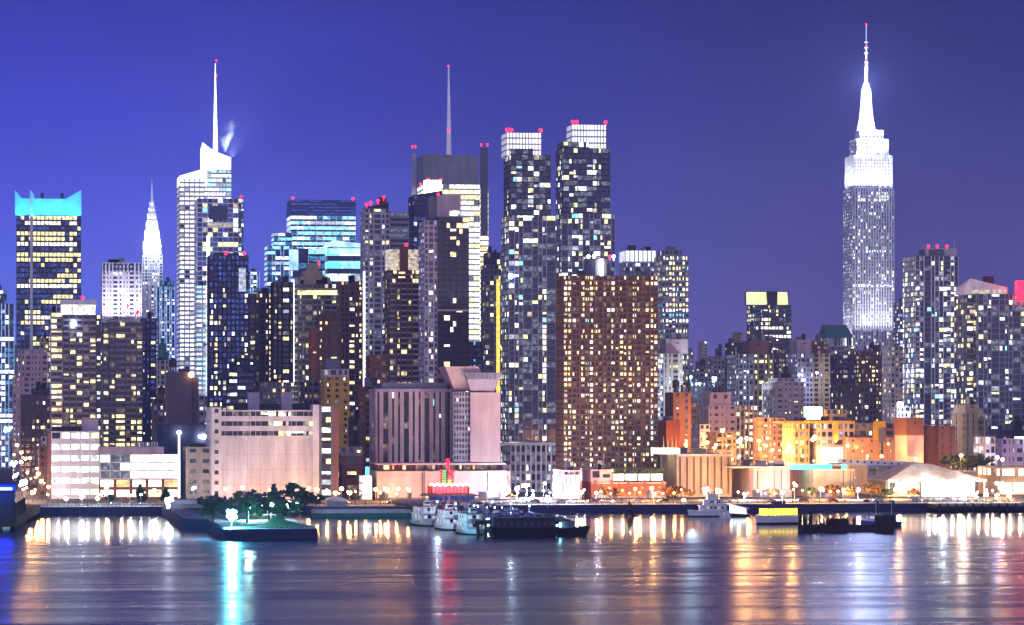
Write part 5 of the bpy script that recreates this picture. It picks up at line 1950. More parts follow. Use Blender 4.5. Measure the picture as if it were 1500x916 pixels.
for k in range(8):
    for side in (-1, 1):
        b = MB()
        y0 = Lf * .2 + Lf * .74 * k / 7
        b.box(side * 2.6 - .12, side * 2.6 + .12, y0 - .12, y0 + .12, 3.3, 5.7)
        b.build('cabin_post', 'dark', cb)
b = MB()
b.prism([(-2.3, Lf * .07), (2.3, Lf * .07), (3, Lf * .2), (3, Lf * .98), (-3, Lf * .98), (-3, Lf * .2)], 5.7, 6.05)
b.build('roof', 'slate', t)
b = MB()
b.prism([(-1.3, Lf * .38), (1.3, Lf * .38), (1.3, Lf * .54), (-1.3, Lf * .54)], 6.05, 8.3)
wh = b.build('wheelhouse', 'plum', t)
for k in range(3):
    b = MB()
    b.box(-1.35, 1.35, Lf * (.4 + k * .045), Lf * (.43 + k * .045), 7.0, 7.8)
    b.build('window', 'glass', wh)
for k in (.62, .7):
    b = MB()
    b.tube([(.5, 6), (.42, 8.6)], -.8, Lf * k, 8)
    b.build('funnel', 'plum', t)
b = MB()
b.tube([(.08, 8.2), (.05, 11)], 0, Lf * .45, 6)
b.build('mast', 'steel', t)

# gangway pontoon with white lit deck
x, y = P(1070, 757)
x2, _ = P(1118, 760)
t = thing('gangway_pontoon', 'floating gangway pontoon with a glaring white covered deck by the yacht', 'pontoon', (x, y, 0))
w = x2 - x
b = MB()
b.hexa([(0, 1, -.5), (w, -2, -.5), (w, 4, -.5), (0, 6, -.5), (0, 0, 1.3), (w, -3, .9), (w, 5, .9), (0, 7, 1.3)])
b.build('hull', 'dark', t)
b = MB()
b.hexa([(1, 1, 1.3), (w - 1, -1, 1.0), (w - 1, 4, 1.0), (1, 6, 1.3), (1, 1, 4.6), (w - 1, -1, 3), (w - 1, 4, 3), (1, 6, 4.6)])
b.build('covered_deck', 'shopwhite', t)
b = MB()
b.hexa([(0, 0, 4.7), (w, -2, 3.1), (w, 5, 3.1), (0, 7, 4.7), (0, 0, 5), (w, -2, 3.4), (w, 5, 3.4), (0, 7, 5)])
b.build('canopy', 'boatwhite', t)
for k in range(9):
    b = MB()
    f = (k + .5) / 9
    b.bar((1 + (w - 2) * f, .7 - 2.2 * f, 1.2), (1 + (w - 2) * f, .7 - 2.2 * f, 4.7 - 1.6 * f), .12)
    b.build('post', 'steel', t)

# piling dock
x, y = P(1181, 779)
x2, y2 = P(1322, 780)
t = thing('piling_dock', 'dark timber dock with rows of crooked pilings and a tall solid end block', 'dock', (x, y, 0))
w = x2 - x
rng = random.Random(6)
b = MB()
b.prism([(0, 6), (w * .3, 1), (w, 0), (w, 9), (0, 12)], -1, 2.1)
b.build('deck', 'timber', t)
b = MB()
b.prism([(w - 4.5, -.5), (w + .3, -.5), (w + .3, 9), (w - 4.5, 9)], 1.9, [5.2, 5.6, 5.6, 5.2])
b.build('end_block', 'timber', t)
for k in range(46):
    b = MB()
    f = rng.random() ** 1.5 * .62
    h = rng.uniform(3.4, 6.8) * (1 - .5 * f)
    px_, py_ = w * f, rng.uniform(-.8, 8) + (1 - f) * 4
    b.bar((px_, py_, -2), (px_ + rng.uniform(-.3, .3), py_ + rng.uniform(-.3, .3), h), rng.uniform(.2, .34))
    b.build('pile', 'timber', t)
b = MB()
b.box(w * .32, w * .5, 2, 7, 2.1, 4.4)
b.build('timber_crib', 'timber', t)
for i, (pa, lab, m) in enumerate(((1262, 'small blue tug with a white wheelhouse behind the piling dock, left of two', 'bluepaint'), (1291, 'small dark blue launch with a rounded cabin by the dock end block', 'navy'))):
    x3, y3 = P(pa, 771)
    t = thing('tug_boat', lab, 'boat', (x3, y3, 0), None, R(-84))
    b = MB()
    b.loft(hull_loft(7.4, 2.9, 1.8))
    b.build('hull', m, t)
    b = MB()
    b.prism([(-.8, 2), (.8, 2), (1, 2.6), (1, 5.4), (-1, 5.4), (-1, 2.6)], 1.8, 3.9)
    c = b.build('wheelhouse', 'boatwhite' if i == 0 else 'bluepaint', t)
    b = MB()
    b.box(-1.05, 1.05, 2.9, 5, 2.8, 3.5)
    b.build('window', 'lit_softcool', c)
    b = MB()
    b.prism([(-1.2, 1.7), (1.2, 1.7), (1.2, 5.7), (-1.2, 5.7)], 3.9, 4.1)
    b.build('roof', 'slate', c)
for px_, lab in ((1283, 'flag pole with a limp flag, left one of two over the dock'), (1306, 'flag pole with a limp blue flag, right one of two over the dock')):
    x3, y3 = P(px_, 768)
    t = thing('flag_pole', lab, 'flag pole', (x3, y3, 0))
    b = MB()
    b.tube([(.14, -1), (.07, 9)])
    b.build('pole', 'boatwhite', t)
    b = MB()
    b.loft([[(.1, 0, 7.3), (.1, .08, 7.3), (.1, .08, 8.8), (.1, 0, 8.8)], [(.7, .2, 7.0), (.7, .28, 7.0), (.7, .28, 8.6), (.7, .2, 8.6)], [(1.2, -.1, 6.6), (1.2, -.02, 6.6), (1.2, -.02, 8.2), (1.2, -.1, 8.2)]])
    b.build('flag', 'bluepaint', t)
# mooring dolphin
x, y = P(923, 757)
t = thing('mooring_dolphin', 'cluster of dark leaning timber piles standing in the water before the quay', 'piles', (x, y, 0))
for k in range(8):
    a = k / 8 * 2 * math.pi
    b = MB()
    b.bar((1.9 * math.cos(a), 1.9 * math.sin(a), -1), (.6 * math.cos(a), .6 * math.sin(a), 4.6 + (k % 3) * .6), .24)
    b.build('pile', 'timber', t)
b = MB()
b.tube([(1.0, 3.2), (1.0, 3.7)], 0, 0, 10)
b.build('rope_band', 'rust', t)

# restaurant pavilion at the root of the parking pier
x, y = P(625, 742, 4.9)
y = 1352
x = TX(626, y)
t = thing('restaurant_pavilion', 'red lit pavilion with wide dark eaves, string lights and a small sign tower', 'pavilion', (x, y, G + 1.2))
w = TX(700, y) - x
zz = lambda py: TZ(py, x + w / 2, y) - G - 1.2
b = MB()
for k in range(9):
    b.box(1 + (w - 3) * k / 8, 1.5 + (w - 3) * k / 8, 0, .5, 0, zz(727))
b.build('columns', 'bluepaint', t)
b = MB()
b.box(.8, w - 1.2, 1.4, 14, 0, zz(727))
b.build('glazed_room', 'dimblue', t)
b = MB()
b.loft([[(-1.5, -3, zz(727)), (w + .8, -3, zz(727)), (w + .8, 16, zz(727)), (-1.5, 16, zz(727))], [(0, -1, zz(724)), (w - 1.5, -1, zz(724)), (w - 1.5, 15, zz(724)), (0, 15, zz(724))]])
b.build('eaves', 'plum', t)
u = lambda p: TX(p, y) - x
b = MB()
b.box(u(632), u(688), 1, 13, zz(724), zz(711))
up = b.build('upper_room', 'redpaint', t)
for k in range(10):
    b = MB()
    a = u(634) + (u(686) - u(634)) * k / 10
    b.box(a, a + (u(686) - u(634)) / 10 * .8, .85, 1.05, zz(722.5), zz(713))
    b.build('window', 'pavred', up)
b = MB()
for k in range(27):
    a = u(630) + (u(690) - u(630)) * k / 26
    b.ball(a, .2, zz(710.2) + .25 * math.sin(k * 1.7), .34, 6)
b.build('string_lights', 'bulbwarm', t)
b = MB()
b.box(u(648), u(665), 4, 6, zz(711), zz(688))
tw = b.build('sign_tower', 'dark', t)
for k in range(6):
    for j, m in enumerate(('signgreen', 'goldline' if k > 3 else 'lit_red')):
        b = MB()
        z0 = zz(688) - (k + 1) * (zz(688) - zz(711)) / 6.4
        b.box(u(649.5 + 8 * j), u(655.5 + 8 * j), 3.8, 4, z0, z0 + .75)
        b.build('sign_bar', m, tw)
b = MB()
b.box(u(656.5), u(660), 4, 5, zz(688), zz(672.5))
b.build('red_glow_finial', 'redwaterglow', t)  # finial made to glow so its red reaches the water
for sx in (647.2, 666):  # red tubes added to strengthen the red streak on the water
    b = MB()
    b.box(u(sx) - .15, u(sx) + .15, 3.6, 4, zz(711), zz(689))
    b.build('added_red_tube', 'redwaterglow', t)
b = MB()
b.box(u(641), u(645), -.6, .2, zz(724), zz(713))
b.build('red_banner', 'lit_red', t)

# left edge: blue lit pier shed, dock and launch
x0_, y0_ = TX(-60, 1186), 1186
t = thing('pier_shed', 'dark pier shed with a bright blue strip of light along its eaves', 'shed', (x0_, y0_, 0))
wx = TX(22, 1186) - x0_
b = MB()
for k in range(6):
    b.box(1 + k * (wx - 3) / 5, 2.6 + k * (wx - 3) / 5, -.1, .2, 5, 9)
b.build('shutter', 'dark', t)
b = MB()
b.box(0, wx, 0, 50, 4.2, TZ(719, 0, 1186))
b.build('wall', 'navy', t)
b = MB()
b.box(-.5, wx + .6, -1, 51, TZ(719, 0, 1186), TZ(710, 0, 1186))
b.build('roof', 'bluepaint', t)
b = MB()
b.box(.2, wx - 1, -1.35, -1.02, TZ(718, 0, 1186), TZ(714.5, 0, 1186))
b.build('light_strip', 'bluestrip', t)
t = thing('timber_pier', 'dark timber pier with piles at the left edge of the river front', 'pier', (TX(-60, 1180), 1180, 0))
wx = TX(46, 1290) - TX(-60, 1180)
b = MB()
b.prism([(0, 0), (TX(24, 1180) - TX(-60, 1180), 0), (wx - 2, 75), (wx + 4, 165), (0, 165)], 1, 4.2)
b.build('deck', 'timber', t)
for k in range(16):
    b = MB()
    f = k / 15
    x_ = (TX(24, 1180) - TX(-60, 1180)) * (1 - f) + (wx - 2) * f
    b.tube([(.4, -2), (.35, 4.6 + 2.4 * ((k * 5) % 3))], x_ - .3, 75 * f + .3, 8)
    b.build('pile', 'timber', t)
x3, y3 = P(4, 775)
t = thing('launch', 'pale bow of a launch lying at the timber pier', 'boat', (x3, y3, 0), None, R(-8))
b = MB()
b.loft(hull_loft(9, 3.4, 2.4))
b.build('hull', 'boatwhite', t)
b = MB()
b.prism([(-1, 3), (1, 3), (1.2, 7), (-1.2, 7)], 2.4, 4.4)
b.build('cabin', 'boatwhite', t)

# quay barges, tents, railings
x, y = P(455, 757)
x2 = P(612, 756)[0]
t = thing('quay_barge', 'long pale low quay barge with a green rail in front of the pink hall', 'barge', (x, y - 8, 0))
w = x2 - x
b = MB()
b.box(0, w, 0, 10, -1, 1.5)
b.build('hull', 'teal', t)
b = MB()
b.box(.3, w - .3, .4, 9.6, 1.5, 2.9)
b.build('side_panel', 'pale', t)
b = MB()
for k in range(40):
    xx = .6 + (w - 1.2) * k / 39
    b.bar((xx, .3, 2.9), (xx, .3, 4.1), .05)
b.bar((.5, .3, 4.1), (w - .5, .3, 4.1), .07)
b.build('railing', 'boatwhite', t)
for i, (pa, pb, pt, pbm, Y, lab) in enumerate(((478, 510, 729, 748, 1348, 'white canopy pavilion with a flat arched top on the quay, left of the pink hall'),
                                               (248, 306, 733, 757, 1300, 'big white arched tent on the quay left of the cyan floodlight'))):
    xa, xb = TX(pa, Y), TX(pb, Y)
    zb_, zt_ = G if i == 0 else 3.6, TZ(pt, xa, Y)
    t = thing('tent', lab, 'tent', (xa, Y, zb_))
    w, h = xb - xa, zt_ - zb_
    b = MB()
    rings = []
    for yy in (0, 9):
        rings.append([(w * (.5 - .5 * math.cos(math.pi * k / 10)), yy, h * (.55 + .45 * math.sin(math.pi * k / 10))) for k in range(11)])
    vs = rings[0] + rings[1]
    b.add(vs, [(k, k + 1, k + 12, k + 11) for k in range(10)] + [tuple(range(10, -1, -1)), tuple(range(11, 22))])
    b.build('canopy', 'white', t)
    for k in range(4):
        b = MB()
        b.tube([(.14, 0), (.12, h * .56)], .3 + (w - .6) * k / 3, .3, 6)
        b.build('post', 'steel', t)
    b = MB()
    b.box(.5, w - .5, 4, 4.3, 0, h * .56)
    b.build('back_panel', 'pale', t)
for pa, pb, lab in ((60, 262, 'pale promenade railing on the seawall before the white office block'), (862, 1012, 'white balustrade along the lamp lit quay before the terrace podium'), (1345, 1520, 'steel railing along the quay before the ferry hall')):
    Y = SHORE - .6
    xa, xb = TX(pa, Y), TX(pb, Y)
    t = thing('railing', lab, 'railing', (xa, Y, G + .1))
    n = int((xb - xa) / 1.6)
    b = MB()
    for k in range(n + 1):
        b.box((xb - xa) * k / n - .09, (xb - xa) * k / n + .09, -.09, .09, 0, 1.15)
    b.build('posts', 'boatwhite', t)
    b = MB()
    b.box(-.1, xb - xa + .1, -.12, .12, 1.15, 1.3)
    b.box(-.1, xb - xa + .1, -.05, .05, .5, .58)
    b.build('rail', 'boatwhite', t)
Yq = SHORE - 17
xa, xb = TX(1372, Yq), TX(1540, Yq)
t = thing('river_quay', 'dark deck on piles over the water before the ferry hall', 'pier', (xa, Yq, 0))
b = MB()
b.box(0, xb - xa, 0, 15.5, 1.2, 3.1)
b.build('deck', 'dark', t)
b = MB()
b.box(0, xb - xa, -.3, 0, 2.4, 3.3)
b.build('fender', 'conc', t)
for k in range(14):
    b = MB()
    b.tube([(.4, -2), (.4, 3.6)], 1 + (xb - xa - 2) * k / 13, -.9, 8)
    b.build('pile', 'timber', t)

# ---- trees
rng = random.Random(21)


def crown_mesh(kind, seed):
    r = random.Random(seed)
    b = MB()
    clumps = []
    if kind == 'cone':
        for k in range(34):
            f = r.random()
            a = r.random() * 6.28
            clumps.append(((1 - f) * .42 * math.cos(a) * r.uniform(.5, 1), (1 - f) * .42 * math.sin(a) * r.uniform(.5, 1), .16 + .82 * f, .05 + .13 * (1 - f)))
    else:
        for k in range(26):
            a, f = r.random() * 6.28, r.random()
            rad = .44 * math.sqrt(r.random())
            clumps.append((rad * math.cos(a), rad * math.sin(a), .34 + .56 * f * (1 - .6 * rad), r.uniform(.09, .17)))
    for (x, y, z, c) in clumps:
        for k in range(34):
            a, p = r.random() * 6.28, math.acos(r.uniform(-1, 1))
            q = c * (.35 + .65 * r.random())
            X, Y, Z = x + q * math.sin(p) * math.cos(a), y + q * math.sin(p) * math.sin(a), z + q * math.cos(p) * .8
            s = r.uniform(.035, .075)
            d1 = [r.uniform(-s, s) for _ in range(3)]
            d2 = [r.uniform(-s, s) for _ in range(3)]
            b.add([(X - d1[0], Y - d1[1], Z - d1[2]), (X + d2[0], Y + d2[1], Z - abs(d2[2])), (X + d1[0], Y + d1[1], Z + d1[2]), (X - d2[0], Y - d2[1], Z + abs(d2[2]))], [(0, 1, 2, 3)])
    return b


def trunk_mesh():
    b = MB()
    b.tube([(.03, 0), (.022, .3), (.014, .5), (.004, .75)], 0, 0, 7)
    for a, h in ((.4, .3), (2.2, .36), (4.1, .33), (5.4, .42)):
        b.bar((0, 0, h), (.26 * math.cos(a), .26 * math.sin(a), h + .28), .009)
    return b.mesh('trunk', 'bark')


TR = trunk_mesh()
CR = {}
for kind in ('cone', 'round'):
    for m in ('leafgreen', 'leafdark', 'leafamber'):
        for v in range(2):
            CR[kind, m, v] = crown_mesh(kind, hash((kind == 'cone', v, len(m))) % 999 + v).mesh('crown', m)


def tree(label, px, ytop, ybase, Y, m='leafgreen', kind='round', zb=None, name='tree', wide=1.0, group=None):
    X = TX(px, Y)
    z = G if zb is None else zb
    h = TZ(ytop, X, Y) - z
    t = thing(name, label, 'tree', (X, Y, z), group, rng.uniform(0, 6))
    t.scale = (h * wide, h * wide, h)
    put('trunk', TR, t)
    put('crown', CR[kind, m, rng.randint(0, 1)], t)
    return t


Yp = 1395
tree('dark conifer standing before the glass hall', 205, 710, 742, Yp, 'leafdark', 'cone')
tree('round dark tree left of the conifer before the glass hall', 160, 722, 742, Yp, 'leafdark', 'round', wide=1.2)
tree('small dark tree between the conifer and the white tent', 243, 714, 742, Yp, 'leafdark', 'cone')
py_ = lambda D: PARK[1] + D
for i, (px, yt, d, m, k, lab) in enumerate((
        (318, 722, 190, 'leafdark', 'round', 'bluish tree left of the cyan floodlight on the park pier'),
        (352, 718, 170, 'leafgreen', 'round', 'broad green tree right behind the cyan floodlight'),
        (374, 715, 200, 'leafdark', 'round', 'dark tree with a ragged top on the park pier, left of the pointed one'),
        (401, 710, 190, 'leafdark', 'cone', 'pointed dark tree in the middle of the park pier'),
        (428, 706, 210, 'leafgreen', 'round', 'tallest round green tree of the park pier'),
        (446, 718, 220, 'leafgreen', 'round', 'wide green tree right of the tallest round one'),
        (462, 722, 230, 'leafgreen', 'round', 'rightmost leafy tree at the root of the park pier'),
        (300, 726, 215, 'leafdark', 'round', 'low dark tree behind the white arched tent'),
        (383, 738, 90, 'leafgreen', 'round', 'small green tree near the white park lamps'),
        (312, 730, 62, 'leafgreen', 'round', 'low green tree beside the railing left of the cyan floodlight'),
        (362, 728, 55, 'leafgreen', 'round', 'green tree right of the cyan floodlight, in front of the ragged one'),
        (394, 727, 66, 'leafgreen', 'round', 'rounded green tree below the pointed dark tree'),
        (415, 730, 62, 'leafgreen', 'round', 'rounded green tree between the two white park lamps'),
        (440, 730, 90, 'leafdark', 'round', 'dark tree right of the white park lamps'),
        (405, 753, 42, 'leafdark', 'round', 'dark bush on the mound near the front of the park pier'))):
    tree(lab, px, yt, 0, py_(d), m, k, 3.8, wide=1.25 if k == 'round' else .95)
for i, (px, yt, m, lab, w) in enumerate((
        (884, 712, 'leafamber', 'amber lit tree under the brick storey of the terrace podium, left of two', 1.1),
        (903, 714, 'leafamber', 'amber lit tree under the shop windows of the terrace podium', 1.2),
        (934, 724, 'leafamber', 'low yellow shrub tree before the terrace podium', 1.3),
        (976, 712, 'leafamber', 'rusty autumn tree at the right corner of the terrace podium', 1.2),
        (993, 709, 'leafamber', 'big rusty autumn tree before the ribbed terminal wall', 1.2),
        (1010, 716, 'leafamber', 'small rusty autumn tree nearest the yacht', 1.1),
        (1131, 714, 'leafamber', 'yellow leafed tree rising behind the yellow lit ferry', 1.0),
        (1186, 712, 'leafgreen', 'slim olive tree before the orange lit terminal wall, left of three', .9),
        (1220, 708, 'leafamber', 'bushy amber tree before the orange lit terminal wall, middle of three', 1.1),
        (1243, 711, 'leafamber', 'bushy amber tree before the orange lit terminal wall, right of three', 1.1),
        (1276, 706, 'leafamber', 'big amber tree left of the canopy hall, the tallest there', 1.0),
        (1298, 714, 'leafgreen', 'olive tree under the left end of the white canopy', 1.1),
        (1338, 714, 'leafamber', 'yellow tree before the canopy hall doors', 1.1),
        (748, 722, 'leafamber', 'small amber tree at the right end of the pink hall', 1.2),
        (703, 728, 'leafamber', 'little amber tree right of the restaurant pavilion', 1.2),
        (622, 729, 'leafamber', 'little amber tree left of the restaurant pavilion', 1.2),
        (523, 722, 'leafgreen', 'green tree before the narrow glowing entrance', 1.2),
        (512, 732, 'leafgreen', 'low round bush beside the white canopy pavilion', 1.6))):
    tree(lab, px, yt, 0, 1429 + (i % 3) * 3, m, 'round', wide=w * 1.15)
for i in range(7):
    tree('leafy green tree on the dark bank before the tan stepped block', 1396 + i * 7, 664 + (i % 3) * 4, 0, 1520 + i * 2, 'leafgreen', 'round', 13, wide=1.5, group='trees on the leafy bank')
t = thing('bank', 'raised retaining bank carrying the leafy trees right of the storehouse', 'bank', (TX(1388, 1508), 1508, G))
b = MB()
b.box(0, 22, 0, 30, 0, 10.2)
b.build('wall', 'conc', t)
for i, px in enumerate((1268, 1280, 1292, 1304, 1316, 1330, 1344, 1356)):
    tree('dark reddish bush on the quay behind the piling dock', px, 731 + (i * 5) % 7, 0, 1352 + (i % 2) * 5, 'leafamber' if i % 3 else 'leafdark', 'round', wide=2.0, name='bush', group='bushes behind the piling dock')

# ---- cars
PROF = [(-2.2, .35), (2.2, .35), (2.25, .8), (1.3, .95), (.6, 1.45), (-1.1, 1.48), (-1.9, 1.0), (-2.25, .9)]


def car_parts():
    b = MB()
    b.loft([[(-.86, y, z) for y, z in reversed(PROF)], [(.86, y, z) for y, z in reversed(PROF)]])
    g = MB()
    g.hexa([(-.88, -1.05, 1.0), (.88, -1.05, 1.0), (.88, .95, 1.0), (-.88, .95, 1.0), (-.875, -.95, 1.38), (.875, -.95, 1.38), (.875, .5, 1.38), (-.875, .5, 1.38)])
    w = MB()
    w.tube([(.33, -.1), (.33, .1)], 0, 0, 10)
    return b, g.mesh('car_window', 'glass'), w.mesh('wheel', 'black')


cb, CG, CW = car_parts()
CB = {m: cb.mesh('body', m) for m in ('carblue', 'cargrey', 'carwhite', 'carblack', 'carred')}
hl = MB()
hl.box(-.2, .2, -.06, .06, -.1, .1)
HL = hl.mesh('headlight', 'bulbwhite')
TL = hl.mesh('tail_light', 'beaconred')


def car(label, x, y, z, rz, m, lights=False, group=None):
    t = thing('parked_car' if not lights else 'car', label, 'car', (x, y, z), group, rz)
    put('body', CB[m], t)
    put('car_window', CG, t)
    for sx in (-1, 1):
        for sy in (-1.35, 1.35):
            o = put('wheel', CW, t, (sx * .8, sy, .33))
            o.rotation_euler = (0, R(90), 0)
        if lights:
            put('headlight', HL, t, (sx * .6, 2.24, .7))
            put('tail_light', TL, t, (sx * .6, -2.26, .8))


word = dict(carblue='blue', cargrey='grey', carwhite='white', carblack='black', carred='red')
rng = random.Random(8)
n = 0
for row in range(7):
    for k in range(9):
        if rng.random() < .12:
            continue
        x = dx0 + (W2 + 1) * (k + .5) / 9 + rng.uniform(-.3, .3)
        y = dy0 + 22 + row * 25 + rng.uniform(-.6, .6)
        m = rng.choice(['carblue', 'cargrey', 'carwhite', 'carblack', 'carblue', 'cargrey'])
        car('%s car parked in the rows on the parking pier' % word[m], x, y, 5.15, R(rng.choice((0, 180))) + rng.uniform(-.03, .03), m, False, '%s cars on the parking pier' % word[m])
for k in range(26):
    m = rng.choice(['carblue', 'cargrey', 'carwhite', 'carblack', 'carred'])
    lane = k % 2
    px = 160 + k * 51 + rng.uniform(-16, 16)
    Y = SHORE + (32 if lane else 41)
    car('%s car driving along the riverside road with lights on' % word[m], TX(px, Y), Y, G - .1, R(-90 if lane else 90), m, True, '%s cars on the riverside road' % word[m])

# ---- lamps
POLE = {}


def lamp(label, px, py, Y, color, energy, bulb, r=.55, zb=G, group=None, name='street_lamp', soft=.5):
    X = TX(px, Y)
    h = TZ(py, X, Y) - zb
    t = thing(name, label, 'lamp', (X, Y, zb), group)
    b = MB()
    b.tube([(.16, 0), (.09, h - r * .6)], 0, 0, 8)
    b.bar((0, 0, h - r * .5), (0, -.9, h - r * .2), .06)
    b.build('pole', 'dark', t)
    b = MB()
    c = MB()
    if r >= 1.0:                       # mast with a cluster of flood heads
        rr = random.Random(px)
        n_ = 5 if r < 1.5 else 8
        for k in range(n_):
            bx, bz = rr.uniform(-1, 1) * r * .8, rr.uniform(-.75, .75) * r
            b.ball(bx, -.9 - rr.random() * .3, h + bz, r * rr.uniform(.26, .42), 8)
            c.box(bx - .25, bx + .25, -.75, -.45, h + bz - .25, h + bz + .25)
        c.bar((-r * .8, -.4, h), (r * .8, -.4, h), .08)
        c.bar((0, -.4, h - r * .8), (0, -.4, h + r * .8), .08)
    else:
        b.tube([(r * .3, h + r * .75), (r * .75, h + r * .5), (r, h), (r * .8, h - r * .6), (.05, h - r)], 0, -.9, 10)
        c.tube([(r * .55, h + r * .72), (r * .2, h + r * 1.1)], 0, -.9, 8)
    b.build('globe' if r < 1 else 'flood_heads', bulb, t)
    c.build('cap' if r < 1 else 'frame', 'dark', t)
    ld = bpy.data.lights.new('lamp_light', 'POINT')
    ld.energy = energy
    ld.color = color
    ld.shadow_soft_size = soft
    o = bpy.data.objects.new('lamp_light', ld)
    col.objects.link(o)
    o.parent = t
    o.location = (0, -1.2 - r * 1.6, h - r)
    return t


